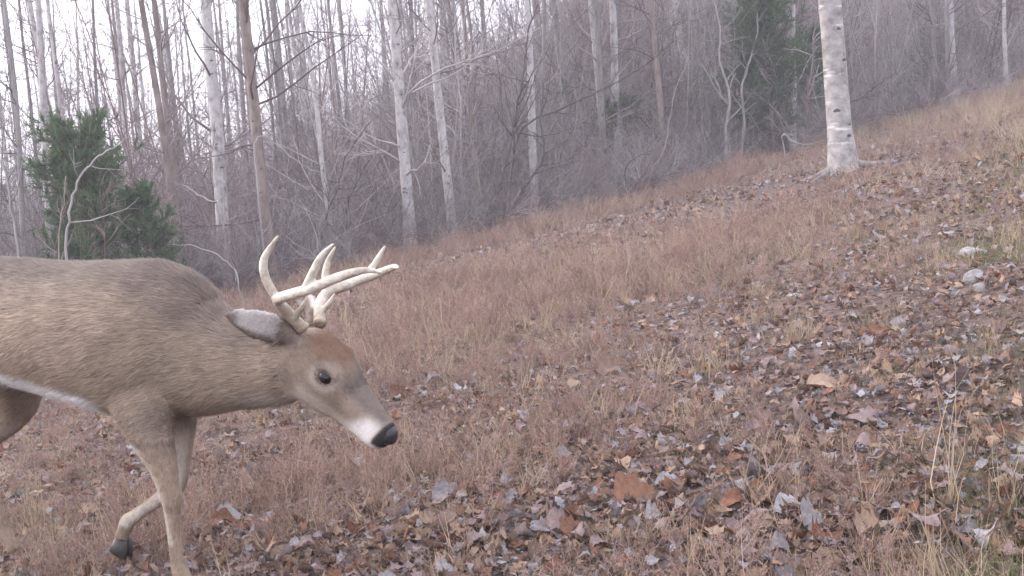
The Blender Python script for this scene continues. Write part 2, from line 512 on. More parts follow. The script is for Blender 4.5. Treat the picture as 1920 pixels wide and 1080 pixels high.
for (r_, P_, R_), td_, sd_ in SCARRED:
    q = np.random.default_rng(sd_)
    knots(r_, td_, P_, R_, [(h, q.uniform(-2.3, -0.8)) for h in np.sort(q.uniform(0.3, 3.4, 6))], sd_)
for (ang, L, r) in ((-0.5, 0.6, 0.05), (-1.9, 0.35, 0.05), (0.2, 0.7, 0.04), (2.6, 0.5, 0.05), (-2.9, 0.45, 0.045)):    # root flare
    t = np.linspace(0, 1, 7)
    px = np.cos(ang + 0.3 * t ** 2) * (r_b * 0.6 + L * t); py = np.sin(ang + 0.3 * t ** 2) * (r_b * 0.6 + L * t)
    pz = terrain(BB[0] + px, BB[1] + py) - BB[2] + 0.10 * (1 - t) ** 3 - 0.012 * t
    mb = MB(); tubes(mb, np.stack([px, py, pz], -1)[None], (r * (1 - 0.75 * t))[None], 8)
    obj('root', mb.mesh('root', M['bark_grey']), big)

# ---- crooked saplings and arching bare stems, traced one by one
def stem(name, label, pts_px, dist, w, mat, twigs=8, seed=0, cat='sapling', group=None):
    rng = np.random.default_rng(seed)
    pts = []
    for px, py in pts_px:
        d = ray(px, py); d = d / d[1] * dist
        pts.append([d[0], dist, CAM_H + d[2]])
    pts = np.array(pts)
    pts[:, 1] += np.linspace(0, rng.normal(0, 0.25), len(pts))
    g = terrain(pts[0, 0], pts[0, 1])
    if pts[0, 2] > g + 0.02: pts = np.vstack([[pts[0, 0] + 0.02, pts[0, 1], g - 0.05], pts])
    base = pts[0].copy(); pts = pts - base
    t = np.linspace(0, len(pts) - 1, 4 * len(pts)); k = np.minimum(t.astype(int), len(pts) - 2); u = (t - k)[:, None]
    Pa = pts[np.maximum(k - 1, 0)]; Pb = pts[k]; Pc = pts[k + 1]; Pd = pts[np.minimum(k + 2, len(pts) - 1)]
    P = 0.5 * (2 * Pb + (Pc - Pa) * u + (2 * Pa - 5 * Pb + 4 * Pc - Pd) * u ** 2 + (3 * Pb - Pa - 3 * Pc + Pd) * u ** 3)
    P[1:-1] += rng.normal(0, 0.008, (len(P) - 2, 3))
    r0 = w / FOC * dist / 2
    R = r0 * np.linspace(1, 0.35, len(P))
    root = empty(name, tuple(base))
    mb = MB(); tubes(mb, P[None], R[None], 7)
    obj('stem', mb.mesh('stem', mat), root)
    if twigs:
        mb = MB()
        c = spawn(rng, P[None], R[None], twigs, 0.25, 1.0, 0.8, 0.25, 0.15, 0.4, 0.6)
        P1, R1 = grow(rng, c[0], c[1], c[2], np.clip(c[3], 0.003, 0.02), 5, 0.16, 0.05, 0.3)
        tubes(mb, P1, R1, 4)
        c = spawn(rng, P1, R1, twigs * 4, 0.2, 1.0, 0.7, 0.25, 0.25, 0.6, 0.6)
        P2, R2 = grow(rng, c[0], c[1], c[2], np.clip(c[3], 0.002, 0.008), 4, 0.2, 0.03, 0.4)
        tubes(mb, P2, R2, 3, cap=False)
        obj('twigs', mb.mesh('twigs', mat), root)['kind'] = 'stuff'
    return tag(root, label, cat, group)

G2 = 'crooked stems at the wood edge'
stem('arching_stem', 'white arching bare stem curving right in front of the left cedar', [(124, 480), (130, 400), (146, 340), (170, 305), (197, 283), (222, 270), (245, 248)], 14.2, 6, M['twig_pale'], 3, 1, group=G2)
stem('leaning_sapling', 'white flecked sapling leaning at the far left picture edge', [(38, 490), (22, 400), (8, 320), (-10, 250)], 15.5, 8, M['twig_pale'], 4, 2, group=G2)
stem('bent_sapling', 'dark crooked sapling with forked top left of the middle pale tree', [(908, 420), (925, 385), (940, 330), (958, 262), (972, 190), (985, 120), (990, 60), (1010, 0)], 20.5, 8, M['twig_dark'], 12, 3, group=G2)
stem('bent_sapling', 'dark bowed sapling crossing the foot of the middle pale tree', [(960, 405), (985, 350), (1012, 310), (1020, 280), (1012, 220), (1020, 150)], 20.2, 6, M['twig_dark'], 8, 4, group=G2)
stem('slanting_limb', 'long slanting limb reaching up right across the middle of the wood', [(955, 405), (962, 300), (985, 235), (1050, 205), (1120, 172), (1190, 135), (1260, 80)], 21.0, 5, M['twig_dark'], 10, 5, group=G2)
stem('bent_sapling', 'pale crooked sapling at the left flank of the right cedar', [(1360, 300), (1362, 240), (1370, 185), (1364, 150), (1352, 110), (1354, 60), (1340, -20)], 24.5, 8, M['twig_pale'], 9, 6, group=G2)
stem('bent_sapling', 'thin pale bending sapling before the right cedar foot', [(1390, 296), (1396, 230), (1390, 170), (1400, 130), (1418, 70), (1420, 20)], 24.8, 7, M['twig_pale'], 9, 7, group=G2)
stem('bent_sapling', 'thin wavy sapling between the straight pale trunk and banded trunk', [(1508, 275), (1514, 215), (1509, 180), (1518, 120), (1516, 80), (1522, 20)], 24.5, 6, M['twig'], 9, 8, group=G2)
stem('fallen_branch', 'pale sagging branch on the ground left of the banded trunk', [(1468, 252), (1485, 265), (1510, 271), (1535, 264), (1556, 250)], 21.5, 3, M['twig_pale'], 3, 9, 'branch', G2)
stem('fallen_branch', 'thin curved branch lying at the brush edge over the field', [(1172, 322), (1185, 300), (1210, 286), (1232, 280)], 20.8, 3, M['twig'], 2, 10, 'branch', G2)
stem('fallen_branch', 'bare white branch springing out right of the tan brown trunk', [(478, 300), (482, 262), (500, 258), (530, 280), (560, 305), (585, 320)], 17.2, 4, M['twig_pale'], 3, 11, 'branch', G2)
stem('fallen_branch', 'pale bowed branch over the shoulder of the deer', [(445, 520), (430, 495), (400, 475), (360, 462), (322, 458)], 15.2, 4, M['twig_pale'], 3, 12, 'branch', G2)
stem('fallen_branch', 'pale straight branch slanting from twin trees to thick grey trunk', [(415, 395), (392, 380), (360, 365), (327, 348)], 17.2, 5, M['twig_pale'], 2, 13, 'branch', G2)
stem('bent_sapling', 'dark leaning sapling left of the whitish pair of trunks', [(640, 458), (648, 420), (652, 380), (668, 340), (690, 300)], 19, 5, M['twig_dark'], 7, 14, group=G2)
stem('bent_sapling', 'dark thin sapling leaning right below the slender pale tree', [(600, 470), (616, 400), (640, 340), (655, 290), (700, 230)], 19.2, 5, M['twig_dark'], 9, 15, group=G2)
stem('red_sapling', 'thin reddish sapling inside the lower left cedar', [(196, 490), (200, 430), (192, 370), (198, 320)], 14.6, 4, M['twig_red'], 8, 16, group=G2)
stem('red_sapling', 'thin reddish sapling left of the white arching stem', [(108, 490), (110, 400), (108, 330)], 14.5, 4, M['twig_red'], 6, 17, group=G2)
stem('slanting_limb', 'bare limb slanting up right over the small dark cedar', [(700, 455), (735, 370), (770, 300), (800, 240), (830, 200)], 19.8, 4, M['twig_pale'], 6, 18, group=G2)
stem('bent_sapling', 'thin upright sapling on the bank right of the bushy edge', [(1212, 360), (1222, 320), (1246, 275), (1262, 180), (1290, 110)], 21.0, 3, M['twig'], 8, 19, group=G2)
stem('slanting_limb', 'grey limb slanting right behind the foot of the banded trunk', [(1585, 205), (1610, 185), (1640, 162), (1665, 145)], 22.5, 5, M['twig_dark'], 4, 20, group=G2)

# ---- young cedars
def cedar(label, px, dist, py, Wd, Ht, seed, n=90, low=0.12):
    rng = np.random.default_rng(seed)
    b = column_at(px, dist, py)
    root = empty('young_cedar', tuple(b))
    t = np.linspace(0, 1, 10)
    P = np.stack([0.06 * np.sin(3 * t + seed), 0.05 * np.cos(2 * t), -0.05 + t * (Ht + 0.05)], -1)
    R = 0.03 * Ht / 2 * (1 - 0.85 * t)
    mb = MB(); tubes(mb, P[None], R[None], 8)
    obj('trunk', mb.mesh('trunk', M['bark_brown']), root)
    h = rng.uniform(low, 1.0, n) ** 0.9
    prof = np.sin(np.clip((h - low * 0.5) / (1.06 - low * 0.5), 0, 1) ** 0.95 * PI) ** 0.36 * (1.0 - 0.05 * h)
    az = rng.uniform(0, 2 * PI, n)
    pos = np.stack([np.interp(h * Ht, P[:, 2], P[:, 0]), np.interp(h * Ht, P[:, 2], P[:, 1]), h * Ht], -1)
    up = 0.25 + 0.75 * h ** 1.5
    d = np.stack([np.cos(az), np.sin(az), up], -1)
    L = Wd / 2 * prof * rng.uniform(0.55, 1.2, n) + 0.1
    P1, R1 = grow(rng, pos, d, L, np.full(n, 0.009), 6, 0.10, 0.06, 0.25)
    mb = MB(); tubes(mb, P1, R1, 4)
    c = spawn(rng, P1, R1, n * 9, 0.15, 1.0, 0.65, 0.25, 0.25, 0.5, 0.5)
    P2, R2 = grow(rng, c[0], c[1], np.maximum(c[2], 0.08), np.full(n * 9, 0.0035), 4, 0.15, 0.06, 0.4)
    tubes(mb, P2, R2, 3, cap=False)
    obj('branches', mb.mesh('branches', M['bark_brown']), root)
    # foliage: short scale-leaved sprays along every branchlet
    ns = n * 9 * 34
    i = rng.integers(0, len(P2), ns); tt = rng.uniform(0, 1, ns) * 3; k = np.minimum(tt.astype(int), 2); u = (tt - k)[:, None]
    p = P2[i, k] * (1 - u) + P2[i, k + 1] * u
    tan = unit(P2[i, k + 1] - P2[i, k])
    dd = unit(tan * 0.8 + rng.normal(0, 0.55, (ns, 3)) + np.array([0, 0, 0.15]))
    side = unit(np.cross(dd, rng.normal(0, 1, (ns, 3))))
    ln = rng.uniform(0.035, 0.105, ns)[:, None]; w = rng.uniform(0.003, 0.0065, ns)[:, None]
    V = np.stack([p - side * w, p + dd * ln * 0.6 - side * w * 0.9 + side * w * 1.8, p + dd * ln, p + side * w * 0.2], 1).reshape(-1, 3)
    V = np.stack([p - side * w, p + side * w, p + dd * ln], 1).reshape(-1, 3)
    T = np.arange(ns * 3).reshape(-1, 3)
    f = obj('crown', mesh_of('crown', V, [T], M['cedar'], smooth=False), root)
    tag(root, label, 'cedar', 'young cedars')
    return root
cedar('big bushy green cedar at left behind the back of the deer', 160, 15.6, 470, 1.42, 2.15, 31, n=150)
cedar('lower green cedar bush joined to the right side of the big left cedar', 268, 15.9, 470, 0.85, 1.35, 32, n=60)
cedar('dark green cedar behind the straight thin trunk at upper right', 1446, 25.2, 290, 1.8, 2.75, 33, n=240)
cedar('low dark cedar peeping out left of the whitish pair of trunks', 728, 23, 440, 0.7, 1.25, 34, n=45)
cedar('low dull green cedar in brush left of the brown right trunk', 1172, 25.5, 350, 1.3, 1.6, 35, n=70)
cedar('small shaded cedar bush right of the dark right cedar', 1525, 26.2, 260, 1.0, 2.1, 36, n=80)

# ---- thin background trees: one by one, sharing a few trunk and crown meshes
protos = []
for j in range(9):
    rng = np.random.default_rng(300 + j)
    Ht = rng.uniform(9, 13)
    P, R = trunk_curve(rng, np.array([0, 0, -0.2]), np.array([rng.normal(0, 0.035), rng.normal(0, 0.03), 1]), Ht, rng.uniform(0.05, 0.10), wob=0.02)
    mb = MB(); tubes(mb, P[None], R[None], 8)
    protos.append((mb.mesh('trunk', M[('bark_grey', 'bark_pale', 'bark_grey')[j % 3]]),
                   crown_mesh(rng, P, R, Ht, 46, 7, 5, 0.04, M['twig'], (0.08, 0.17))))
rng = np.random.default_rng(44)
n_bg = 0
while n_bg < 150:
    dist = rng.uniform(24, 70); px = rng.uniform(-160, 2080)
    p = column_at(px, dist, 330)
    s = dist - edge_y(p[0])
    if s < 2.5: continue
    tm, cm = protos[rng.integers(0, len(protos))]
    e = empty('slender_tree', tuple(p), rng.uniform(0, 2 * PI))
    e.scale = (1, 1, 1)
    obj('trunk', tm, e); obj('crown', cm, e)
    zone = [w for lim, w in ((75, 'at the far left picture edge'), (260, 'behind the left cedar'), (365, 'behind the dark twin trees'), (480, 'behind the thick pale grey trunk'),
                             (640, 'behind the tan brown trunk and slender pale tree'), (760, 'left of the whitish pair of trunks'), (880, 'behind the whitish pair of trunks'),
                             (985, 'between the whitish pair and the pale middle tree'), (1130, 'right of the pale middle tree'), (1370, 'above the brush left of the right cedar'),
                             (1540, 'behind the right cedar'), (1660, 'behind the big banded trunk'), (1800, 'on the upper right slope'), (9999, 'at the far right picture edge')) if px < lim][0]
    tag(e, ('nearer' if s < 14 else 'distant') + ' thin bare tree ' + zone, 'tree', 'thin trees deep in the wood')
    n_bg += 1

# ---- undergrowth: thicket of shrubs and twigs too dense to count
th_protos = []
for j in range(8):
    rng = np.random.default_rng(500 + j)
    n0 = rng.integers(5, 10)
    mb = MB()
    sp = (0.22, 0.5, 0.35, 0.7)[j % 4]
    d0 = np.stack([rng.normal(0, sp, n0), rng.normal(0, sp, n0), np.ones(n0)], -1)
    P0, R0 = grow(rng, rng.normal(0, 0.12, (n0, 3)) * np.array([1, 1, 0]), d0, rng.uniform(1.2, 3.6, n0), rng.uniform(0.006, 0.015, n0), 8, 0.17, 0.02, 0.25)
    tubes(mb, P0, R0, 4, cap=False)
    c = spawn(rng, P0, R0, n0 * 8, 0.1, 1, 0.85, 0.35, 0.2, 0.5, 0.5)
    P1, R1 = grow(rng, c[0], c[1], c[2], np.clip(c[3], 0.003, 0.008), 5, 0.22, 0.02, 0.3)
    tubes(mb, P1, R1, 3, cap=False)
    c = spawn(rng, P1, R1, n0 * 8 * 5, 0.15, 1, 0.7, 0.3, 0.3, 0.6, 0.6)
    P2, R2 = grow(rng, c[0], c[1], c[2], np.clip(c[3], 0.002, 0.005), 4, 0.22, 0.03, 0.4)
    tubes(mb, P2, R2, 3, cap=False)
    th_protos.append(proto('shrub_form', mb.mesh('shrub_form', M[('twig_red', 'twig', 'twig', 'twig_pale')[j % 4]])))
for j in range(5):
    rng = np.random.default_rng(560 + j)
    n0 = 4
    mb = MB()
    d0 = np.stack([rng.normal(0, 0.16, n0), rng.normal(0, 0.16, n0), np.ones(n0)], -1)
    P0, R0 = grow(rng, rng.normal(0, 0.35, (n0, 3)) * np.array([1, 1, 0]), d0, rng.uniform(4.5, 8.5, n0), rng.uniform(0.012, 0.024, n0), 10, 0.07, 0.02, 0.25)
    tubes(mb, P0, R0, 4, cap=False)
    c = spawn(rng, P0, R0, n0 * 26, 0.12, 1, 0.85, 0.3, 0.10, 0.28, 0.45)
    P1, R1 = grow(rng, c[0], c[1], c[2], np.clip(c[3], 0.004, 0.009), 5, 0.18, 0.03, 0.3)
    tubes(mb, P1, R1, 3, cap=False)
    c = spawn(rng, P1, R1, n0 * 26 * 6, 0.1, 1, 0.75, 0.3, 0.3, 0.6, 0.6)
    P2, R2 = grow(rng, c[0], c[1], c[2], np.clip(c[3], 0.0025, 0.006), 4, 0.22, 0.03, 0.4)
    tubes(mb, P2, R2, 3, cap=False)
    th_protos.append(proto('sapling_form', mb.mesh('sapling_form', M[('twig', 'twig_red', 'twig', 'twig_pale', 'twig')[j]])))
def thicket():
    rng = np.random.default_rng(61)
    N = 7000
    a = rng.uniform(-0.62, 0.62, N); r = 15 + 62 * rng.uniform(0, 1, N) ** 1.35
    x = np.sin(a) * r; y = np.cos(a) * r
    s = y - edge_y(x)
    keep = (s > 0.6 + 0.8 * vnoise(x, y, 1.5)) & (rng.uniform(0, 1, N) < 0.55 + 0.45 * vnoise(x, y, 5.0) + 0.2)
    x, y, s = x[keep], y[keep], s[keep]
    n = len(x)
    z = terrain(x, y) - 0.03
    sc_ = rng.uniform(0.45, 1.1, n) * np.clip(0.55 + s / 14, 0.5, 1.35)
    rot = np.stack([rng.normal(0, 0.1, n), rng.normal(0, 0.1, n), rng.uniform(0, 2 * PI, n)], -1)
    idx = rng.integers(0, 8, n)
    # tall thin saplings crowding between the trunks
    nt_ = 850
    at_ = rng.uniform(-0.5, 0.5, nt_); rt_ = rng.uniform(21, 62, nt_)
    xt, yt = np.sin(at_) * rt_, np.cos(at_) * rt_
    k = (yt - edge_y(xt) > 1.8) & (rng.uniform(0, 1, nt_) < 0.22 + 0.62 * sstep(-6, 5, xt))
    xt, yt = xt[k], yt[k]; nt_ = len(xt)
    x = np.concatenate([x, xt]); y = np.concatenate([y, yt]); z = np.concatenate([z, terrain(xt, yt) - 0.05])
    sc_ = np.concatenate([sc_, rng.uniform(0.7, 1.2, nt_)]); idx = np.concatenate([idx, 8 + rng.integers(0, 5, nt_)])
    rot = np.concatenate([rot, np.stack([rng.normal(0, 0.06, nt_), rng.normal(0, 0.06, nt_), rng.uniform(0, 2 * PI, nt_)], -1)])
    # fallen brush tangled along the edge of the clearing
    nb = 750
    xb = rng.uniform(-9, 14, nb); yb = edge_y(xb) + rng.uniform(-0.5, 3.0, nb)
    x = np.concatenate([x, xb]); y = np.concatenate([y, yb]); z = np.concatenate([z, terrain(xb, yb) + rng.uniform(0.02, 0.3, nb)])
    sc_ = np.concatenate([sc_, rng.uniform(0.18, 0.42, nb)])
    rot = np.concatenate([rot, np.stack([rng.normal(0, 0.9, nb), rng.normal(0, 0.9, nb), rng.uniform(0, 2 * PI, nb)], -1)])
    # the right cedar stands free of the thicket in front of it
    th = x / y * FOC + 960
    hide = (th > 1372) & (th < 1535) & (y < 26.5) & (rng.uniform(0, 1, len(x)) < 0.88)
    hide |= (th > 1600) & (y < 36) & (rng.uniform(0, 1, len(x)) < 0.62)      # the wood is more open up the right slope
    idx = np.concatenate([idx, rng.integers(0, 8, nb)])[~hide]
    x, y, z, sc_, rot = x[~hide], y[~hide], z[~hide], sc_[~hide], rot[~hide]
    n = len(x)
    scatter('thicket', np.stack([x, y, z], -1), rot, sc_, idx, th_protos,
            'dense grey thicket of bare twigs filling the wood behind the clearing', 'thicket')
thicket()

# ------------------------------------------------------------------ leaves
LEAF_COL = {
 'rust': [(0.10, 0.05, 0.034), (0.19, 0.093, 0.058), (0.26, 0.145, 0.098)],
 'tan': [(0.17, 0.115, 0.08), (0.28, 0.195, 0.138), (0.36, 0.265, 0.20)],
 'brown': [(0.10, 0.062, 0.048), (0.17, 0.115, 0.09), (0.24, 0.17, 0.14)],
 'mauve': [(0.13, 0.095, 0.092), (0.22, 0.165, 0.16), (0.30, 0.235, 0.23)],
 'silver': [(0.14, 0.125, 0.13), (0.25, 0.23, 0.235), (0.37, 0.35, 0.36)],
}
LM = {k: nmat('leaf_' + k, v, scale=7, rough=0.8, bump=0.7, bscale=30, rnd=0.25, bdist=0.004, trans=0.12) for k, v in LEAF_COL.items()}

def leaf_mesh(kind, seed, mat, curl=1.0):
    rng = np.random.default_rng(seed)
    n = 15
    t = np.linspace(0, 1, n)
    if kind == 'oak':
        w = 0.30 * np.sin(PI * t ** 0.85) ** 0.8 * (0.78 + 0.26 * np.cos(t * 2 * PI * 3.5 + 0.4))
    elif kind == 'maple':
        w = 0.46 * np.interp(t, [0, 0.06, 0.2, 0.33, 0.45, 0.6, 0.7, 0.85, 1], [0.08, 0.62, 0.85, 0.66, 1.0, 0.55, 0.62, 0.30, 0.0])
    else:
        w = 0.27 * np.sin(PI * t ** 0.8) ** 0.85
    w = w + 0.004
    wl = w * (1 + rng.normal(0, 0.10, n)); wr = w * (1 + rng.normal(0, 0.10, n))
    c1, c2, tw = rng.normal(0, 0.6) * curl, rng.uniform(0.1, 1.2) * curl, rng.normal(0, 0.7) * curl
    rows = []
    for k in range(n):
        x = t[k] - 0.5
        for s, ww in ((-1, wl[k]), (-0.5, wl[k]), (0, 0), (0.5, wr[k]), (1, wr[k])):
            y = s * ww
            z = 0.04 * math.sin(9 * x + 3 * s + seed) + c1 * x * x + c2 * y * y * (1 if s > 0 else 0.6) * 2.2 + tw * x * y + rng.normal(0, 0.012) * abs(s)
            rows.append((x, y, z))
    V = np.array(rows)
    V[:, 2] -= V[:, 2].min()
    Q = [[k * 5 + j, k * 5 + j + 1, k * 5 + 6 + j, k * 5 + 5 + j] for k in range(n - 1) for j in range(4)]
    V = np.vstack([V, [[-0.5, 0.008, V[2, 2]], [-0.5, -0.008, V[2, 2]], [-0.72, 0.0, V[2, 2] + 0.03]]])   # stalk
    m = len(V)
    return mesh_of('leaf', V, [np.array(Q), np.array([[m - 3, m - 2, m - 1]])], mat)

LEAF_ME = {}
for ci, ck in enumerate(LM):
    for j, kd in enumerate(('oak', 'maple', 'oval', 'oak', 'maple')):
        LEAF_ME[(ck, j)] = leaf_mesh(kd, 700 + 10 * ci + j, LM[ck], curl=0.7 + 0.25 * j)

def place_leaf(px, py, size, col, shape, rz, tilt, label, group=None, lift=0.012):
    p = ground_at(px, py)
    o = obj('fallen_leaf', LEAF_ME[(col, shape)])
    o.location = (p[0], p[1], p[2] + lift)
    o.rotation_euler = (tilt[0], tilt[1], rz)
    o.scale = (size, size, size)
    return tag(o, label, 'leaf', group)

NAMED = [
 (748, 745, .105, 'rust', 1, 0.4, (0.9, 0.1), 'rust red leaf standing up just right of the muzzle of the deer'),
 (1192, 945, .15, 'rust', 1, 0.3, (0.75, 0.2), 'large orange brown lobed leaf standing up at bottom centre'),
 (1228, 968, .10, 'rust', 3, 1.9, (0.6, -0.4), 'smaller orange leaf leaning on the large orange brown leaf'),
 (1690, 988, .105, 'tan', 2, 1.6, (1.0, 0.0), 'tan oval leaf standing upright near the lower right corner'),
 (1352, 1015, .085, 'tan', 0, -0.5, (0.35, 0.2), 'cream coloured small leaf at the bottom right of centre'),
 (1378, 962, .09, 'rust', 2, 0.2, (0.4, 0.1), 'brown oval leaf right of the large orange leaf'),
 (1062, 867, .075, 'silver', 1, 0.8, (0.35, 0.2), 'bright silver white leaf in the lower centre'),
 (1520, 1002, .13, 'silver', 1, 1.2, (0.6, 0.3), 'big silver grey leaf with curled rim at the bottom right'),
 (1490, 965, .13, 'silver', 2, 0.5, (0.4, 0.1), 'long silver grey leaf above the big curled silver leaf'),
 (1545, 737, .14, 'tan', 2, 0.3, (0.4, 0.2), 'broad tan leaf lying flat in the right middle ground'),
 (1180, 575, .13, 'tan', 1, 0.6, (0.6, 0.1), 'tan lobed leaf in the grass at the middle of the slope'),
 (955, 597, .14, 'tan', 1, 0.1, (0.8, 0.2), 'pale tan leaf standing in grass right of the antlers'),
 (988, 605, .10, 'tan', 0, 1.0, (0.5, 0.2), 'small tan leaf beside the pale tan leaf in grass'),
 (1058, 812, .08, 'rust', 0, 0.2, (0.4, 0.0), 'rusty lobed leaf left of the silver white leaf'),
 (1140, 700, .12, 'brown', 1, 0.5, (0.5, 0.1), 'brown mauve leaf standing at the centre of the field'),
 (1640, 632, .15, 'rust', 0, 0.2, (0.35, -0.1), 'reddish brown leaf half buried on the right slope'),
 (170, 966, .10, 'tan', 2, 0.1, (0.5, 0.0), 'tan oval leaf lying left of the deer foreleg'),
 (232, 858, .10, 'mauve', 1, 1.1, (0.8, 0.2), 'pinkish pale leaf behind the deer elbow'),
 (432, 982, .10, 'silver', 1, 0.4, (0.5, 0.1), 'silver leaf right of the deer foreleg'),
 (462, 975, .08, 'silver', 0, 2.2, (0.6, 0.1), 'narrow bluish leaf beside the silver leaf by the foreleg'),
 (60, 783, .12, 'rust', 0, 0.2, (0.4, 0.1), 'orange leaf below the belly of the deer'),
 (420, 1000, .12, 'rust', 2, 0.3, (0.3, 0.1), 'rusty flat leaf below the silver leaf by the foreleg'),
 (1500, 808, .15, 'mauve', 1, 0.9, (0.6, 0.4), 'large mauve curled leaf right of centre in lower field'),
 (1630, 800, .15, 'mauve', 2, 0.1, (0.25, 0.1), 'long mauve leaf lying flat on the right lower field'),
 (840, 945, .10, 'silver', 1, 0.4, (0.4, 0.1), 'silver blue leaf straight below the muzzle of the deer'),
 (1260, 915, .10, 'silver', 2, 0.1, (0.4, 0.1), 'grey leaf right above the large orange brown leaf'),
 (1020, 1005, .12, 'silver', 0, 0.9, (0.5, 0.3), 'grey lobed leaf at the bottom edge left of the orange leaf'),
 (1080, 1010, .10, 'rust', 1, 0.5, (0.5, 0.1), 'orange leaf at the bottom edge beside the grey lobed leaf'),
 (1540, 1030, .09, 'rust', 4, 0.5, (0.6, 0.1), 'dark orange leaf at the bottom edge below the big silver leaf'),
 (1420, 905, .10, 'silver', 1, 2.1, (0.5, 0.4), 'silver leaf with a fold above the long silver grey leaf'),
]
for q in NAMED: place_leaf(*q)
rng = np.random.default_rng(81)
LW = {'rust': 'rusty', 'tan': 'tan', 'brown': 'dark brown', 'mauve': 'mauve grey', 'silver': 'silver grey'}
taken = [ground_at(q[0], q[1])[:2] for q in NAMED]
n = 0
while n < 265:
    px = rng.uniform(0, 1915); py = rng.uniform(640, 1075) if n < 210 else rng.uniform(480, 640)
    if px < 720 and py < 840: continue
    if px < 1300 and py < 700 and rng.uniform() < 0.6: continue
    ck = rng.choice(list(LM), p=[0.13, 0.19, 0.24, 0.22, 0.22])
    g = ground_at(px, py)
    if min(np.hypot(*(g[:2] - t)) for t in taken) < 0.035: continue
    taken.append(g[:2])
    place_leaf(px, py, 0.042 + 0.055 * rng.uniform() ** 1.5, ck, int(rng.integers(0, 5)), rng.uniform(0, 6.28), (rng.normal(0.1, 0.3), rng.normal(0, 0.3)),
               LW[ck] + ' fallen leaf ' + [w for lim, w in ((330, 'left of the near foreleg'), (560, 'right of the near foreleg'), (760, 'below the head of the deer'),
               (1000, 'in the lower middle of the field'), (1290, 'round the large orange brown leaf'), (1560, 'in the right lower field'), (1790, 'left of the tall straw stalk'), (9999, 'at the right edge of the field')) if px < lim][0]
               + (' upslope' if py < 700 else ''), 'loose leaves in the litter')
    n += 1

# ------------------------------------------------------------------ stones
def rock(px, py, w, h, label, seed):
    rng = np.random.default_rng(seed)
    import bmesh
    bm = bmesh.new()
    bmesh.ops.create_icosphere(bm, subdivisions=3, radius=1)
    dirs = unit(rng.normal(0, 1, (9, 3))); off = rng.uniform(0.62, 0.92, 9)
    for v in bm.verts:
        c = np.array(v.co)
        for d_, o_ in zip(dirs, off):
            e = c @ d_ - o_
            if e > 0: c = c - d_ * e * 0.9
        c = c * (1 + rng.normal(0, 0.012))
        v.co = (c[0] * w / 2, c[1] * w * 0.38, c[2] * h * 0.6)
    me = bpy.data.meshes.new('stone'); bm.to_mesh(me); bm.free()
    me.materials.append(M['stone'])
    p = ground_at(px, py)
    o = obj('stone', me); o.location = (p[0], p[1], p[2] + h * 0.2); o.rotation_euler = (0, 0, rng.uniform(-0.4, 0.4))
    return tag(o, label, 'stone', 'pale stones on the right slope')
rock(1822, 482, .17, .07, 'largest pale flat stone high on the right slope', 1)
rock(1826, 530, .11, .08, 'rounded pale stone in the middle of the three on the right', 2)
rock(1836, 550, .06, .055, 'small bright stone just below the rounded pale stone', 3)
rock(1775, 445, .14, .05, 'low pale stone left above the largest flat stone', 4)
rock(1545, 658, .085, .04, 'small bluish white stone in the leaf litter at right centre', 5)
rock(1490, 560, .10, .035, 'flat white stone among leaves halfway up the right side', 6)

# ------------------------------------------------------------------ leaf litter and dry grass: beyond counting
def near_points(rng, N, r0, r1, pw=1.0):
    a = rng.uniform(-0.60, 0.60, N)
    u = rng.uniform(0, 1, N)
    r = np.exp(np.log(r0) + u * (np.log(r1) - np.log(r0)))
    x = np.sin(a) * r; y = np.cos(a) * r
    return x, y, r

def blob(x, y, px, py, rx, ry):
    c = ground_at(px, py)
    return np.exp(-(((x - c[0]) / rx) ** 2 + ((y - c[1]) / ry) ** 2))

def grass_mask(x, y):
    g = 0.43 + 0.34 * vnoise(x, y, 1.3) + 0.22 * vnoise(x, y, 0.45)
    g = g + 0.75 * blob(x, y, 1000, 540, 1.6, 2.6) + 0.5 * blob(x, y, 780, 600, 0.7, 1.5) + 0.4 * blob(x, y, 1420, 480, 1.0, 1.8)
    g = g - 0.30 * sstep(5.0, 3.4, y) - 0.18 * sstep(0.3, 1.4, x) * sstep(9, 6, y)
    g = g + 0.55 * np.exp(-((y - edge_y(x) + 1.6) / 1.7) ** 2) + 0.35 * sstep(5, 8, x)
    g = g - 0.55 * blob(x, y, 1250, 405, 2.2, 2.4) - 0.45 * blob(x, y, 1560, 600, 1.2, 1.8) - 0.3 * blob(x, y, 1650, 420, 1.5, 2.5)
    g = g + 0.30 * sstep(0.24, 0.36, np.arctan2(x, y)) * sstep(14, 8, y)
    return np.clip(g, 0.04, 1.2)

def litter():
    rng = np.random.default_rng(91)
    keys = list(LEAF_ME)
    pr = [proto('leaf_form', LEAF_ME[k]) for k in keys]
    wt = np.array([{'rust': 0.13, 'tan': 0.24, 'brown': 0.26, 'mauve': 0.22, 'silver': 0.15}[k[0]] for k in keys]); wt /= wt.sum()
    x, y, r = near_points(rng, 110000, 1.5, 34)
    keep = (y < edge_y(x) + 6) & (rng.uniform(0, 1, len(x)) < np.clip(1.2 - 0.7 * grass_mask(x, y), 0.3, 1))
    x, y, r = x[keep], y[keep], r[keep]; n = len(x)
    s = (0.013 + 0.045 * rng.uniform(0, 1, n) ** 2.2) * np.clip(r / 7, 1, 1.6)
    rot = np.stack([rng.normal(0, 0.4, n), rng.normal(0, 0.4, n), rng.uniform(0, 6.28, n)], -1)
    scatter('leaf_litter', np.stack([x, y, terrain(x, y) + rng.uniform(0.0, 0.02, n)], -1), rot, s, rng.choice(len(keys), n, p=wt), pr,
            'brown and silvery litter of fallen leaves covering the clearing', 'leaf litter')
litter()

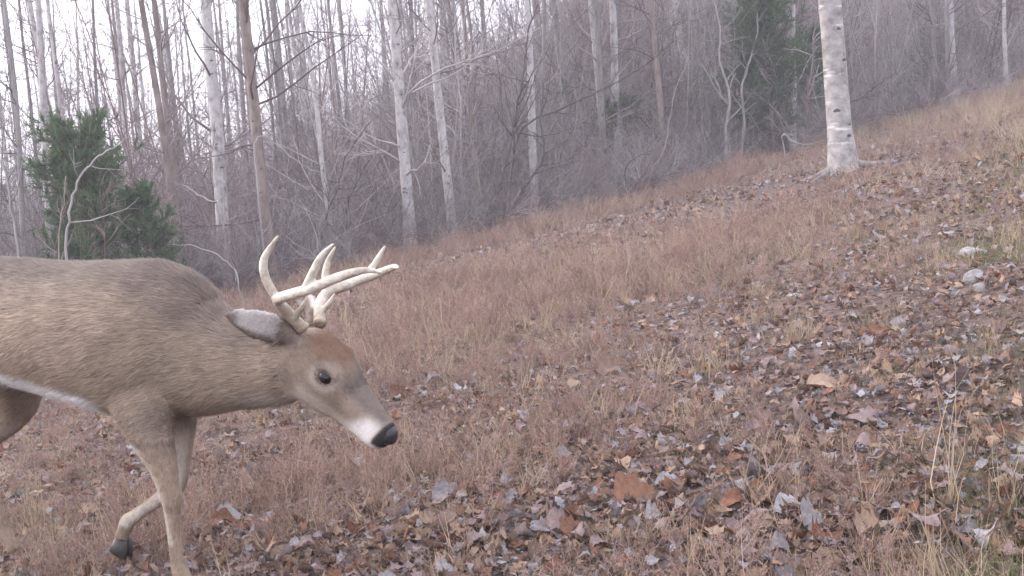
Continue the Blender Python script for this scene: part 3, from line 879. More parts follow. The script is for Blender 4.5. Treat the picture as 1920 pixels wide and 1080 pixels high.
def blades(rng, n, h0, h1, spread, w, lean=0.35, K=4):
    """flat bent blades, double-tapered"""
    base = np.stack([rng.normal(0, spread, n), rng.normal(0, spread, n), np.full(n, -0.01)], -1)
    d = np.stack([rng.normal(0, lean, n), rng.normal(0, lean, n), np.ones(n)], -1)
    L = rng.uniform(h0, h1, n)
    P, _ = grow(rng, base, d, L, np.ones(n), K, 0.16, -0.05)
    az = rng.uniform(0, 2 * PI, n)
    side = np.stack([np.cos(az), np.sin(az), np.zeros(n)], -1)[:, None, :]
    wd = (w * np.linspace(1, 0.15, K))[None, :, None] * rng.uniform(0.6, 1.3, (n, 1, 1))
    V = np.stack([P - side * wd, P + side * wd], 2).reshape(-1, 3)
    i = (np.arange(n) * K * 2)[:, None] + (np.arange(K - 1) * 2)[None, :]
    Q = np.stack([i, i + 1, i + 3, i + 2], -1).reshape(-1, 4)
    return V, Q

GM = {
 'pink': nmat('dry_grass_pinkish', [(0.21, 0.135, 0.108), (0.33, 0.222, 0.180), (0.46, 0.335, 0.28)], scale=5, bump=0, rnd=0.6, trans=0.2),
 'straw': nmat('dry_grass_straw', [(0.26, 0.20, 0.135), (0.36, 0.285, 0.20), (0.46, 0.38, 0.28)], scale=5, bump=0, rnd=0.6, trans=0.2),
 'olive': nmat('dull_green_grass', [(0.07, 0.075, 0.04), (0.13, 0.13, 0.065), (0.20, 0.18, 0.10)], scale=5, bump=0, rnd=0.6, trans=0.2),
 'weed': nmat('dead_weed', [(0.15, 0.096, 0.080), (0.28, 0.190, 0.160), (0.42, 0.305, 0.265)], scale=5, bump=0, rnd=0.6, trans=0.15),
}
def weed_mesh(seed, mat):
    """dead branching annual with tiny dry leaflets, the fuzzy cover of the field"""
    rng = np.random.default_rng(seed)
    n = 7
    mb = MB()
    d = np.stack([rng.normal(0, 0.35, n), rng.normal(0, 0.35, n), np.ones(n)], -1)
    P, R = grow(rng, rng.normal(0, 0.02, (n, 3)) * np.array([1, 1, 0]), d, rng.uniform(0.06, 0.16, n), np.full(n, 0.0011), 5, 0.16, 0.0, 0.5)
    tubes(mb, P, R, 3, cap=False)
    c = spawn(rng, P, R, 42, 0.15, 1, 0.75, 0.3, 0.2, 0.5, 0.7)
    P1, R1 = grow(rng, c[0], c[1], c[2], np.full(42, 0.0008), 3, 0.2, 0.02, 0.5)
    tubes(mb, P1, R1, 3, cap=False)
    m = 170
    i = rng.integers(0, 42, m); u = rng.uniform(0, 1, (m, 1))
    p = P1[i, 0] * (1 - u) + P1[i, 2] * u
    dd = unit(rng.normal(0, 1, (m, 3))) * rng.uniform(0.003, 0.008, (m, 1)); sd = unit(np.cross(dd, rng.normal(0, 1, (m, 3)))) * 0.0016
    V = np.stack([p - sd, p + sd, p + dd], 1).reshape(-1, 3)
    mb.add(V, None, np.arange(m * 3).reshape(-1, 3))
    return mb.mesh('weed_form', mat)

def grass():
    rng = np.random.default_rng(95)
    pr = []
    for j in range(4):
        mb = MB(); mb.add(*blades(np.random.default_rng(20 + j), 16, 0.04, 0.15, 0.03, 0.0014, 0.5)); pr.append(proto('grass_form', mb.mesh('grass_form', GM['pink'])))
    for j in range(3):
        mb = MB(); mb.add(*blades(np.random.default_rng(30 + j), 14, 0.05, 0.19, 0.025, 0.0016, 0.4)); pr.append(proto('grass_form', mb.mesh('grass_form', GM['straw'])))
    for j in range(3):
        mb = MB(); mb.add(*blades(np.random.default_rng(40 + j), 22, 0.03, 0.10, 0.035, 0.0018, 0.6)); pr.append(proto('grass_form', mb.mesh('grass_form', GM['olive'])))
    for j in range(5):
        pr.append(proto('weed_form', weed_mesh(50 + j, GM['weed' if j < 3 else 'pink'])))
    x, y, r = near_points(rng, 80000, 1.4, 36)
    g = grass_mask(x, y)
    keep = (y < edge_y(x) + 3) & (rng.uniform(0, 1, len(x)) < g)
    for q in NAMED:                               # grass lies flat round the big leaves
        c = ground_at(q[0], q[1]); L_ = math.hypot(c[0], c[1])
        keep &= ((x - c[0] * (1 - .05 / L_)) ** 2 + (y - c[1] * (1 - .05 / L_)) ** 2 > 0.085 ** 2) | (rng.uniform(0, 1, len(x)) < 0.12)
    x, y, r, g = x[keep], y[keep], r[keep], g[keep]; n = len(x)
    u = rng.uniform(0, 1, n)
    th = np.arctan2(x, y)
    p_ol = 0.06 + 0.72 * sstep(0.20, 0.36, th) * sstep(22, 8, y) + 0.12 * (vnoise(x, y, 0.9) > 0.45)  # more olive towards the right puts the lens's green tint into grass colour
    p_st = 0.23 + 0.42 * sstep(4.5, 8, x)
    idx = np.where(u < p_ol, 7 + rng.integers(0, 3, n), np.where(u < p_ol + p_st, 4 + rng.integers(0, 3, n),
                   np.where(rng.uniform(0, 1, n) < 0.74, 10 + rng.integers(0, 5, n), rng.integers(0, 4, n))))
    s = np.clip(np.exp(rng.normal(-0.42, 0.38, n)), 0.32, 1.4) * np.clip(0.72 + 0.45 * g, 0.7, 1.25) * np.clip(r / 8, 1, 1.7)
    rot = np.stack([rng.normal(0, 0.32, n), rng.normal(0, 0.32, n), rng.uniform(0, 6.28, n)], -1)
    scatter('dry_grass', np.stack([x, y, terrain(x, y)], -1), rot, s, idx, pr,
            'short dry pinkish brown grass and dead weeds over the clearing', 'grass')
grass()

# grass tufts that stand out one by one
def tuft(px, py, n, h0, h1, sp, mat, label, seed, lean=0.3):
    p = ground_at(px, py)
    mb = MB(); mb.add(*blades(np.random.default_rng(seed), n, h0, h1, sp, 0.0018, lean, 5))
    o = obj('grass_tuft', mb.mesh('grass_tuft', GM[mat])); o.location = tuple(p)
    return tag(o, label, 'grass', 'pale grass tufts')
tuft(62, 985, 70, .10, .26, .035, 'straw', 'tall straw tuft at the lower left left of the foreleg', 1)
tuft(1788, 955, 12, .16, .46, .015, 'straw', 'single tall straw stalk near the lower right corner', 2, 0.08)
tuft(1498, 640, 60, .08, .20, .05, 'straw', 'straw tuft right of centre above the broad tan leaf', 3)
tuft(1245, 705, 55, .08, .20, .05, 'straw', 'straw tuft at the middle of the field', 4)
tuft(1350, 700, 50, .08, .22, .05, 'straw', 'straw tuft just right of the middle field tuft', 5)
tuft(1700, 490, 70, .10, .24, .09, 'straw', 'straw tuft left of the largest pale stone', 6)
tuft(1665, 620, 50, .07, .16, .05, 'straw', 'bright spiky straw tuft beside the reddish brown leaf', 7)
tuft(1290, 800, 40, .06, .16, .04, 'straw', 'small straw tuft in the lower middle of the field', 8)
tuft(1505, 450, 30, .14, .34, .05, 'straw', 'thin tall straw tuft high on the field below the banded trunk', 9, 0.12)
tuft(1430, 610, 40, .08, .2, .05, 'straw', 'loose straw tuft left of the flat white stone', 10)
tuft(1670, 715, 60, .04, .10, .06, 'olive', 'green grass patch at right below the spiky straw tuft', 11, 0.5)
tuft(560, 890, 30, .10, .24, .05, 'pink', 'thin brown grass tuft below the jaw of the deer', 12)
tuft(440, 560, 60, .12, .26, .15, 'straw', 'straw clump seen between deer neck and antlers', 13)

# ------------------------------------------------------------------ the deer
TH = math.radians(25)
DX, DY = -0.982, 3.65
DEER = empty('deer', (DX, DY, float(terrain(DX, DY))), -TH)
tag(DEER, 'antlered grey brown deer walking right with its head lowered', 'deer')

def loft(mb, rings, S=20, flat=None):
    """rings: (x,y,z, half width across, half height); closed ends"""
    r = np.array(rings, dtype=float)
    P = r[:, :3]; K = len(P)
    T = np.gradient(P, axis=0); T = unit(T)
    side = np.array([0, 1.0, 0]) if flat is None else np.array(flat, dtype=float)
    U = unit(side - (T @ side)[:, None] * T)
    W = np.cross(T, U)
    a = np.arange(S) * 2 * PI / S
    V = P[:, None, :] + r[:, 3][:, None, None] * np.cos(a)[:, None] * U[:, None, :] + r[:, 4][:, None, None] * np.sin(a)[:, None] * W[:, None, :]
    k = (np.arange(K - 1) * S)[:, None]; s = np.arange(S)[None, :]; s2 = (s + 1) % S
    Q = np.stack([k + s, k + s2, k + S + s2, k + S + s], -1).reshape(-1, 4)
    V = np.vstack([V.reshape(-1, 3), P[0] - T[0] * min(r[0, 3], r[0, 4]) * 0.5, P[-1] + T[-1] * min(r[-1, 3], r[-1, 4]) * 0.5])
    c0, c1 = K * S, K * S + 1
    Tt = [[c0, (j + 1) % S, j] for j in range(S)] + [[c1, (K - 1) * S + j, (K - 1) * S + (j + 1) % S] for j in range(S)]
    mb.add(V, Q, Tt)

def interp_rings(rings, m=3):
    r = np.array(rings, dtype=float); n = len(r)
    t = np.linspace(0, n - 1, (n - 1) * m + 1); k = np.minimum(t.astype(int), n - 2); u = (t - k)[:, None]
    a, b, c, d = r[np.maximum(k - 1, 0)], r[k], r[k + 1], r[np.minimum(k + 2, n - 1)]
    o = 0.5 * (2 * b + (c - a) * u + (2 * a - 5 * b + 4 * c - d) * u ** 2 + (3 * b - a - 3 * c + d) * u ** 3)
    o[:, 3:] = np.maximum(o[:, 3:], 0.004)
    return o

def remeshed(mb, name, voxel, iters):
    tmp = bpy.data.objects.new('tmp', mb.mesh('tmp', smooth=False))
    COL.objects.link(tmp)
    m = tmp.modifiers.new('r', 'REMESH'); m.mode = 'VOXEL'; m.voxel_size = voxel
    s = tmp.modifiers.new('s', 'SMOOTH'); s.factor = 0.5; s.iterations = iters
    dg = bpy.context.evaluated_depsgraph_get()
    me = bpy.data.meshes.new_from_object(tmp.evaluated_get(dg))
    me.name = name
    COL.objects.unlink(tmp); bpy.data.objects.remove(tmp)
    me.polygons.foreach_set('use_smooth', np.ones(len(me.polygons), dtype=bool))
    me.materials.clear()
    return me

def rings_tb(x, top, bot, hw):
    return (x, 0, (top + bot) / 2, hw, (top - bot) / 2)

b = MB()
loft(b, interp_rings([rings_tb(-.885, .80, .70, .05), rings_tb(-.86, .865, .64, .10), rings_tb(-.78, .925, .60, .145), rings_tb(-.66, .948, .585, .160),
     rings_tb(-.52, .945, .580, .160), rings_tb(-.38, .932, .555, .170), rings_tb(-.24, .926, .522, .178), rings_tb(-.10, .925, .490, .172),
     rings_tb(0.0, .922, .470, .155), rings_tb(.08, .892, .478, .130), rings_tb(.15, .83, .50, .10)]), 28)
# neck and skull-to-muzzle run
loft(b, interp_rings([(-.02, 0, .72, .115, .185), (.08, 0, .68, .12, .195), (.16, 0, .655, .108, .162), (.26, 0, .642, .094, .126), (.36, 0, .640, .082, .112), (.45, 0, .640, .072, .098), (.52, 0, .635, .05, .07)]), 24)
HD = unit(np.array([0.71, 0, -0.70]))
def hp(s, off=0.0):     # point along the head axis, off = towards the forehead
    up = np.array([0.70, 0, 0.71])
    return np.array([.475, 0, .682]) + HD * s + up * off
head = []
for s, off, hw, hh in ((-.03, -.025, .05, .05), (0, -.02, .070, .082), (.05, -.015, .076, .096), (.10, -.012, .074, .095), (.145, -.012, .063, .083), (.19, -.010, .050, .067),
                       (.235, -.010, .044, .058), (.275, -.011, .041, .052), (.305, -.012, .040, .048), (.325, -.013, .033, .040), (.336, -.013, .018, .024)):
    p = hp(s, off); head.append((p[0], 0, p[2], hw, hh))
loft(b, interp_rings(head, 3), 24)
for sg in (-1, 1):                                # brow, cheek and muzzle form
    p = hp(.085, .045)
    loft(b, [(p[0] - .05, sg * .050, p[2] + .035, .016, .016), (p[0], sg * .062, p[2], .021, .02), (p[0] + .04, sg * .05, p[2] - .045, .012, .012)], 10)
    p = hp(.30, -.03)
    loft(b, [(p[0] - .04, sg * .018, p[2] + .04, .015, .02), (p[0], sg * .022, p[2], .017, .02), (p[0] + .018, sg * .016, p[2] - .018, .012, .012)], 10)
    # ears, swung back and out
    e0 = np.array([.478, sg * .062, .722]); e1 = np.array([.375, sg * .185, .798])
    ax = e1 - e0
    ear = []
    for t, w in ((-.08, .018), (.0, .025), (.18, .036), (.38, .044), (.58, .041), (.78, .030), (.92, .016), (1.0, .006)):
        q = e0 + ax * t
        ear.append((q[0], q[1], q[2], w, .0075 if t > .1 else .016))
    loft(b, interp_rings(ear, 3), 16, flat=(0.45, sg * 0.0, 0.9))
def leg(y, pts):
    loft(b, interp_rings([(x, y + dy, z, hw, hd) for x, dy, z, hw, hd in pts], 3), 16)
# near foreleg: carries the weight
leg(-.105, [(-.07, .055, .74, .055, .12), (-.03, .035, .62, .06, .115), (.005, .015, .53, .054, .09), (.035, .003, .45, .044, .066), (.058, .005, .385, .034, .047), (.068, .008, .32, .027, .034), (.075, .01, .285, .0265, .032),
            (.072, .01, .245, .021, .025), (.070, .01, .18, .0165, .020), (.072, .01, .115, .0175, .021), (.080, .01, .085, .0215, .025), (.098, .01, .052, .019, .022), (.108, .01, .035, .022, .026)])
# far foreleg: lifted, shank folded back
leg(.10, [(-.08, -.05, .74, .055, .12), (-.06, -.03, .62, .058, .11), (-.045, -.01, .53, .052, .085), (-.045, 0, .45, .043, .062), (-.05, 0, .38, .034, .045), (-.06, 0, .305, .028, .034), (-.078, 0, .265, .0285, .032),
          (-.115, 0, .238, .021, .024), (-.175, 0, .202, .0165, .019), (-.23, 0, .170, .0175, .02), (-.26, 0, .152, .021, .024), (-.282, 0, .118, .019, .021), (-.292, 0, .098, .021, .024)])
# near hind leg: pushing off behind
leg(-.105, [(-.74, .04, .84, .05, .10), (-.70, .01, .73, .07, .15), (-.655, -.005, .63, .066, .125), (-.66, 0, .54, .05, .085), (-.74, .005, .455, .036, .056), (-.835, .005, .40, .026, .037),
            (-.885, .005, .36, .024, .034), (-.905, .005, .30, .020, .026), (-.93, .005, .20, .018, .021), (-.95, .005, .115, .0185, .022), (-.945, .005, .085, .022, .025), (-.925, .005, .055, .02, .022), (-.915, .005, .035, .022, .026)])
# far hind leg: a little ahead of the near one
leg(.105, [(-.76, -.04, .84, .05, .10), (-.73, -.01, .73, .07, .14), (-.67, .005, .62, .064, .115), (-.64, 0, .53, .05, .078), (-.69, 0, .455, .036, .054), (-.765, 0, .40, .027, .038),
           (-.81, 0, .36, .024, .034), (-.815, 0, .30, .020, .026), (-.79, 0, .20, .018, .021), (-.77, 0, .12, .0185, .022), (-.76, 0, .085, .022, .025), (-.74, 0, .055, .02, .022), (-.73, 0, .035, .022, .026)])
loft(b, interp_rings([(-.86, 0, .86, .035, .03), (-.90, 0, .82, .045, .028), (-.93, 0, .74, .045, .025), (-.935, 0, .66, .028, .018), (-.93, 0, .62, .01, .01)], 3), 14)   # tail
body_me = remeshed(b, 'body', 0.0065, 9)

def coat_colour(V):
    """natural markings of the winter coat and a painted foreleg highlight, from the position on the body"""
    x, y, z = V[:, 0], V[:, 1], V[:, 2]
    n = len(V)
    rngc = np.random.default_rng(3)
    base = np.array([0.285, 0.222, 0.170])
    C = np.tile(base, (n, 1))
    def mix(col, w):
        w = np.clip(w, 0, 1)[:, None]
        C[:] = C * (1 - w) + np.array(col) * w
    mx = lambda a, b_, v: sstep(a, b_, v)
    # back darker and greyer
    mix((0.125, 0.106, 0.096), 0.8 * mx(.80, .94, z) * (x < .3))
    ls = np.interp(x, [.0, .15, .3, .45, .5], [.90, .80, .74, .73, .72])
    mix((0.15, 0.118, 0.105), 0.7 * mx(-.08, .0, z - ls) * (x > 0) * (x < .5))
    # belly white
    bot = np.interp(x, [-.85, -.52, -.38, -.24, -.10, 0, .1], [.60, .58, .555, .522, .49, .47, .47])
    mix((0.74, 0.73, 0.72), mx(.085, .055, z - bot) * mx(-.035, -.012, z - bot) * mx(-.10, -.17, x) * (x > -.75) * (z > .5))
    # legs lighter, tan, pale insides
    legm = mx(.50, .34, z) * (x < .3)
    mix((0.30, 0.225, 0.165), 0.75 * legm)
    ax = np.where(x > -.3, np.abs(np.abs(y) - .10), 0)
    mix((0.56, 0.52, 0.47), 0.8 * legm * mx(.0, .02, .098 - np.abs(y)) * (z > .14))
    rear_highlight = mx(.03, .0, x - np.interp(z, [.1, .3, .385, .45], [.06, .048, .022, -.01])) * (np.abs(x) < .2) * (y < 0) * (z > .16) * (z < .45)
    mix((0.60, 0.56, 0.50), 0.7 * rear_highlight)  # light from behind painted along the back edge of the near foreleg
    # brisket darker
    mix((0.14, 0.11, 0.095), 0.6 * np.exp(-(((x - .06) / .10) ** 2 + ((z - .49) / .05) ** 2)))
    # rump and tail underside
    mix((0.62, 0.60, 0.58), mx(-.905, -.925, x) * mx(.85, .8, z) * 0.8)
    # head: coordinates along the axis and towards the forehead
    rel = np.stack([x - .475, z - .682], -1)
    s = rel @ np.array([.712, -.702]); u = rel @ np.array([.702, .712])
    hm = (x > .42) & (s > -.05) & (np.abs(y) < .10)
    mix((0.205, 0.155, 0.122), 0.8 * hm * mx(-.02, .03, s))
    mix((0.155, 0.086, 0.055), 0.8 * hm * mx(.035, .06, u) * mx(.0, .03, s) * mx(.16, .11, s))     # rusty crown
    mix((0.11, 0.090, 0.082), 0.8 * hm * mx(.01, .035, u) * mx(.13, .18, s) * mx(.32, .29, s))     # dark bridge
    mix((0.42, 0.36, 0.30), 0.75 * hm * mx(-.02, -.05, u) * mx(.05, .1, s))                        # pale jaw
    er = np.hypot(s - .117, u - .020)
    mix((0.42, 0.36, 0.31), 0.55 * hm * (np.abs(y) > .035) * np.exp(-((er - .030) / .012) ** 2))   # eye ring
    mix((0.035, 0.028, 0.025), 0.9 * hm * (np.abs(y) > .035) * np.exp(-((er - .017) / .004) ** 2))   # dark lids
    mix((0.70, 0.67, 0.64), 0.75 * hm * mx(.235, .285, s - u * .6) * mx(.312, .302, s) * mx(.035, .0, u))                     # white muzzle band
    mix((0.62, 0.58, 0.54), 0.9 * hm * mx(.24, .29, s) * mx(-.02, -.035, u))                       # white chin
    mix((0.025, 0.022, 0.022), hm * mx(.306, .314, s) * mx(-.04, -.028, u))                        # nose
    # throat patch
    mix((0.50, 0.45, 0.40), 0.55 * np.exp(-(((x - .40) / .09) ** 2 + ((z - .545) / .035) ** 2)))
    # ears: pale inside
    em = (np.abs(y) > .085) & (x > .30) & (x < .52) & (z > .70)
    t_ = np.clip((np.abs(y) - .062) / .123, 0, 1)
    mix((0.17, 0.135, 0.115), 0.8 * em)
    mix((0.50, 0.475, 0.46), 0.85 * em * mx(.1, .25, t_) * mx(.95, .8, t_) * mx(-.004, .004, (x - (.478 - .103 * t_)) * .9 + .45 * 0))
    # brindle
    return np.clip(C * (1 + rngc.normal(0, 0.06, (n, 1))), 0.012, 0.85)

def coat_material(name, rough=0.75):
    m = bpy.data.materials.new(name); m.use_nodes = True
    n = m.node_tree.nodes; l = m.node_tree.links; bs = n['Principled BSDF']
    at = n.new('ShaderNodeAttribute'); at.attribute_name = 'coat_colour'
    tc = n.new('ShaderNodeTexCoord'); no = n.new('ShaderNodeTexNoise'); no.inputs['Scale'].default_value = 14; no.inputs['Detail'].default_value = 6
    l.new(tc.outputs['Object'], no.inputs['Vector'])
    mr = n.new('ShaderNodeMapRange'); mr.inputs[1].default_value = 0.3; mr.inputs[2].default_value = 0.7; mr.inputs[3].default_value = 0.82; mr.inputs[4].default_value = 1.18
    l.new(no.outputs['Fac'], mr.inputs[0])
    mx = n.new('ShaderNodeVectorMath'); mx.operation = 'SCALE'
    l.new(at.outputs['Color'], mx.inputs[0]); l.new(mr.outputs[0], mx.inputs['Scale'])
    l.new(mx.outputs[0], bs.inputs['Base Color'])
    bs.inputs['Roughness'].default_value = rough; bs.inputs['Specular IOR Level'].default_value = 0.2
    return m
MAT_COAT = coat_material('deer_coat')
V = np.empty(len(body_me.vertices) * 3, dtype=np.float32); body_me.vertices.foreach_get('co', V); V = V.reshape(-1, 3).astype(float)
N_ = np.empty(len(body_me.vertices) * 3, dtype=np.float32); body_me.vertices.foreach_get('normal', N_); N_ = N_.reshape(-1, 3).astype(float)
Cc = coat_colour(V)
att = body_me.color_attributes.new('coat_colour', 'FLOAT_COLOR', 'POINT')
att.data.foreach_set('color', np.hstack([Cc, np.ones((len(Cc), 1))]).astype(np.float32).ravel())
body_me.materials.append(MAT_COAT)
obj('body', body_me, DEER)

# hair of the coat, combed along the body
def fur():
    rng = np.random.default_rng(17)
    ntri = len(body_me.polygons)
    cnt = np.empty(ntri, dtype=np.int32); body_me.polygons.foreach_get('loop_total', cnt)
    quad = np.empty((ntri, 4), dtype=np.int32)
    li = np.empty(len(body_me.loops), dtype=np.int32); body_me.loops.foreach_get('vertex_index', li)
    st = np.empty(ntri, dtype=np.int32); body_me.polygons.foreach_get('loop_start', st)
    sel = cnt == 4
    f = st[sel]
    quad = np.stack([li[f], li[f + 1], li[f + 2], li[f + 3]], -1)
    NH = 400000
    wq = np.where((V[quad[:, 0], 0] > .44), 2.6, 1.0)
    q = quad[rng.choice(len(quad), NH, p=wq / wq.sum())]
    a, c = rng.uniform(0, 1, (NH, 1)), rng.uniform(0, 1, (NH, 1))
    bil = lambda A: (A[q[:, 0]] * (1 - a) + A[q[:, 1]] * a) * (1 - c) + (A[q[:, 3]] * (1 - a) + A[q[:, 2]] * a) * c
    p, nn, col = bil(V), unit(bil(N_)), bil(Cc)
    x, y, z = p[:, 0], p[:, 1], p[:, 2]
    rel = np.stack([x - .475, z - .682], -1); s = rel @ np.array([.712, -.702]); u = rel @ np.array([.702, .712])
    headm = (x > .44) & (s > -.03)
    keep = ~(headm & (s > .303)) & ~(headm & (np.hypot(s - .117, u - .020) < .017) & (np.abs(y) > .03)) & (z > .04)
    flow = np.tile(np.array([-1.0, 0, -0.35]), (NH, 1))
    flow[(z < .46) & (x < .3)] = (-0.15, 0, -1.0)
    nk = (x > .08) & ~headm & (z > .46)
    flow[nk] = (-1.0, 0, -0.10)
    flow[headm] = (-.712, 0, .702)
    flow += rng.normal(0, 0.13, (NH, 3))
    flow += 0.25 * np.stack([vnoise(x, z, .09), vnoise(x + 7, z, .09), vnoise(x, z + 9, .09)], -1)
    tan = unit(flow - (flow * nn).sum(1, keepdims=True) * nn)
    L = np.where(headm, .0105, np.where(x < .3, .011 + .019 * sstep(.40, .60, z), .030)) * rng.uniform(.6, 1.25, NH)
    L = np.where(headm & (s > .2), .004, L)
    em = (np.abs(y) > .085) & (x > .30) & (x < .52) & (z > .70)
    L = np.where(em, .007, L)
    dirv = unit(tan + nn * (np.where(headm, .24, .34) * rng.uniform(.5, 1.5, NH))[:, None])
    w = np.where(headm | (z < .44), .0006, .0010)
    sd = unit(np.cross(dirv, nn)) * w[:, None]
    p0 = p - nn * .001
    tip = p0 + dirv * L[:, None]
    shade = np.clip(rng.normal(1.0, .16, (NH, 1)), .5, 1.5)
    col = np.clip(col * shade, .01, .9)
    Vh = np.stack([p0 - sd, p0 + sd, tip], 1)[keep].reshape(-1, 3)
    Nh = np.repeat(unit(nn + rng.normal(0, .30, nn.shape))[keep], 3, axis=0)
    Ch = np.stack([col * .92, col * .92, np.clip(col * 1.12, 0, .9)], 1)[keep].reshape(-1, 3)
    k = len(Vh) // 3
    me = mesh_of('coat', Vh, [np.arange(k * 3).reshape(-1, 3)], MAT_COAT)
    at = me.color_attributes.new('coat_colour', 'FLOAT_COLOR', 'POINT')
    at.data.foreach_set('color', np.hstack([Ch, np.ones((len(Ch), 1))]).astype(np.float32).ravel())
    me.normals_split_custom_set_from_vertices(Nh.tolist())
    o = obj('coat', me, DEER)
    o['kind'] = 'stuff'
fur()

# eyes, nose, hooves
def simple(name, base, rough, spec=0.5, bump=0.0):
    return nmat(name, [base, tuple(v * 1.35 for v in base)], scale=40, rough=rough, bump=bump, spec=spec, bdist=0.004)
M_eye = simple('dark_eye', (0.006, 0.005, 0.005), 0.12, 0.35)
M_nose = simple('wet_nose', (0.014, 0.012, 0.013), 0.4, 0.5, 0.6)
M_hoof = simple('hoof_horn', (0.03, 0.026, 0.024), 0.5, 0.4, 0.3)
M_antler = nmat('antler_bone', [(0.30, 0.25, 0.20), (0.50, 0.45, 0.38), (0.68, 0.64, 0.58)], scale=16, rough=0.55, bump=0.9, bscale=90, stretch=(1, 1, 1), spec=0.35, bdist=0.006)
def stain(m):      # brown staining on the lower beams
    n = m.node_tree.nodes; l = m.node_tree.links; b_ = n['Principled BSDF']; old = b_.inputs['Base Color'].links[0].from_socket
    tc = n.new('ShaderNodeTexCoord'); sx = n.new('ShaderNodeSeparateXYZ'); l.new(tc.outputs['Object'], sx.inputs[0])
    mr = n.new('ShaderNodeMapRange'); mr.inputs[1].default_value = .74; mr.inputs[2].default_value = .84; l.new(sx.outputs['Z'], mr.inputs[0])
    mx = n.new('ShaderNodeMix'); mx.data_type = 'RGBA'; mx.blend_type = 'MULTIPLY'; mx.inputs[0].default_value = 1.0
    cr = n.new('ShaderNodeMix'); cr.data_type = 'RGBA'; cr.inputs[6].default_value = (0.50, 0.43, 0.36, 1); cr.inputs[7].default_value = (1, 1, 1, 1)
    l.new(mr.outputs[0], cr.inputs[0]); l.new(old, mx.inputs[6]); l.new(cr.outputs[2], mx.inputs[7]); l.new(mx.outputs[2], b_.inputs['Base Color'])
stain(M_antler)
import bmesh
def ball(name, c, r, mat, scl=(1, 1, 1), rot=None):
    bm = bmesh.new(); bmesh.ops.create_uvsphere(bm, u_segments=16, v_segments=10, radius=r)
    mtx = Matrix.Translation(c) @ (rot or Matrix()) @ Matrix.Diagonal((*scl, 1))
    bmesh.ops.transform(bm, matrix=mtx, verts=bm.verts)
    for f in bm.faces: f.smooth = True
    me = bpy.data.meshes.new(name); bm.to_mesh(me); bm.free(); me.materials.append(mat)
    return obj(name, me, DEER)
for sg in (-1, 1):
    p = hp(.117, .020)
    ball('eye', (p[0], sg * .0625, p[2]), .0165, M_eye, (1.15, .7, .95), Matrix.Rotation(0.75, 4, 'Y'))
mb = MB()
nr = []
for s, off, hw, hh in ((.300, .008, .020, .020), (.318, .004, .027, .026), (.332, -.002, .026, .024), (.343, -.006, .018, .016), (.347, -.008, .008, .008)):
    p = hp(s, off); nr.append((p[0], 0, p[2], hw, hh))
loft(mb, interp_rings(nr, 2), 16)
for sg in (-1, 1):                                 # nostril rims
    p = hp(.336, .006)
    loft(mb, [(p[0] - .004, sg * .010, p[2] + .006, .003, .003), (p[0] + .001, sg * .017, p[2] + .002, .0035, .0035), (p[0] - .004, sg * .021, p[2] - .006, .003, .003)], 8)
obj('nose', remeshed(mb, 'nose', .003, 3), DEER).data.materials.append(M_nose)

def hoof(x, y, z, pitch):
    m = MB()
    for sg in (-1, 1):
        R_ = np.array([[math.cos(pitch), 0, math.sin(pitch)], [0, 1, 0], [-math.sin(pitch), 0, math.cos(pitch)]])
        out = []
        for (cx, cz, hw, hd) in ((.0, .045, .011, .022), (.012, .022, .013, .029), (.020, .002, .014, .034)):
            out.append((cx, sg * .0125, cz, hw, hd))
        t = MB(); loft(t, out, 12)
        V_ = t.V[0] @ R_.T + np.array([x, y, z])
        m.add(V_, t.Q[0], t.T[0])
    o = obj('hoof', m.mesh('hoof', M_hoof), DEER)
def gz(x, y):
    c, s_ = math.cos(-TH), math.sin(-TH)
    return float(terrain(DX + c * x - s_ * y, DY + s_ * x + c * y) - terrain(DX, DY))
hoof(.112, -.095, gz(.112, -.095) + .002, 0); hoof(-.316, .10, .066, .8)
hoof(-.91, -.10, gz(-.91, -.10) + .002, 0); hoof(-.725, .105, gz(-.725, .105) + .002, 0)

def antler(pts_r, tines):
    m = MB()
    def run(pr):
        r = np.array(pr, dtype=float); n = len(r)
        t = np.linspace(0, n - 1, (n - 1) * 5 + 1); k = np.minimum(t.astype(int), n - 2); u = (t - k)[:, None]
        a, b_, c, d_ = r[np.maximum(k - 1, 0)], r[k], r[k + 1], r[np.minimum(k + 2, n - 1)]
        o = 0.5 * (2 * b_ + (c - a) * u + (2 * a - 5 * b_ + 4 * c - d_) * u ** 2 + (3 * b_ - a - 3 * c + d_) * u ** 3)
        tubes(m, o[None, :, :3], np.maximum(o[None, :, 3] * 0.92, .0025), 10)
    run(pts_r)
    for t_ in tines: run(t_)
    loft(m, [(*pts_r[0][:3], .017, .017), (pts_r[0][0] - .002, pts_r[0][1] * 1.1, pts_r[0][2] + .008, .0205, .0205), (pts_r[0][0] - .003, pts_r[0][1] * 1.15, pts_r[0][2] + .014, .016, .016)], 12)   # burr
    me = remeshed(m, 'antler', .0032, 4)
    me.materials.append(M_antler)
    return obj('antler', me, DEER)
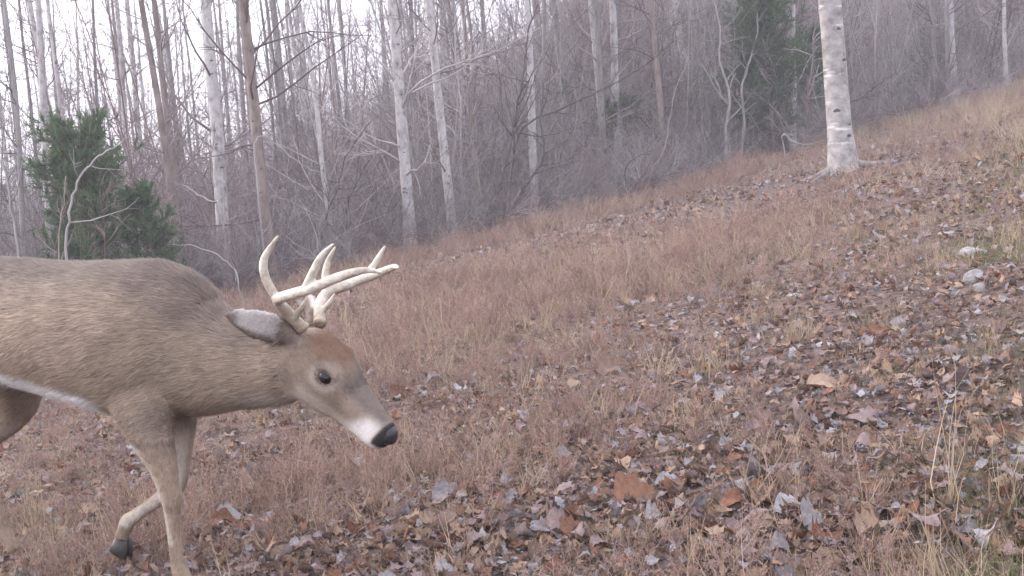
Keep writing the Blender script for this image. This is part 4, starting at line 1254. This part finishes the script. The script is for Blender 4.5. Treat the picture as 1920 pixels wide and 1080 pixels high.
antler([(.508, -.045, .735, .019), (.492, -.085, .785, .0175), (.500, -.135, .822, .016), (.56, -.185, .838, .0155), (.649, -.205, .857, .015), (.72, -.205, .880, .0135), (.772, -.197, .893, .011), (.800, -.182, .894, .008), (.820, -.16, .885, .004)],
       [[(.500, -.135, .822, .013), (.486, -.158, .880, .013), (.492, -.165, .930, .011), (.536, -.160, .985, .004)],
        [(.625, -.200, .850, .013), (.665, -.212, .900, .012), (.690, -.212, .935, .009), (.722, -.205, .962, .004)],
        [(.500, -.075, .765, .010), (.535, -.078, .800, .008), (.548, -.078, .822, .003)]])
antler([(.500, .045, .735, .019), (.478, .085, .778, .0175), (.468, .135, .805, .016), (.50, .178, .822, .0155), (.56, .195, .840, .0145), (.62, .192, .858, .0125), (.665, .172, .870, .009), (.692, .145, .868, .004)],
       [[(.468, .135, .805, .013), (.458, .155, .855, .012), (.468, .162, .895, .009), (.495, .158, .93, .004)],
        [(.55, .190, .836, .012), (.585, .202, .875, .010), (.605, .202, .900, .008), (.628, .195, .925, .004)],
        [(.492, .072, .765, .010), (.522, .075, .795, .008), (.535, .075, .815, .003)]])

# ------------------------------------------------------------------ haze in the cold morning air
mb = MB()
x0, x1, y0, y1, z0, z1 = -224, 224, -74, 266, -9, 30
Vb = np.array([[x, y, z] for z in (z0, z1) for y in (y0, y1) for x in (x0, x1)])
mb.add(Vb, [[0, 2, 3, 1], [4, 5, 7, 6], [0, 1, 5, 4], [2, 6, 7, 3], [0, 4, 6, 2], [1, 3, 7, 5]])
hz = bpy.data.materials.new('haze'); hz.use_nodes = True
hn = hz.node_tree.nodes; hn.clear()
pv = hn.new('ShaderNodeVolumePrincipled'); pv.inputs['Color'].default_value = (0.88, 0.88, 1.0, 1); pv.inputs['Density'].default_value = 0.0026; pv.inputs['Anisotropy'].default_value = 0.2
ho = hn.new('ShaderNodeOutputMaterial'); hz.node_tree.links.new(pv.outputs[0], ho.inputs['Volume'])
tag(obj('haze', mb.mesh('haze', hz, smooth=False)), 'pale haze hanging in the wood', 'haze', kind='stuff')
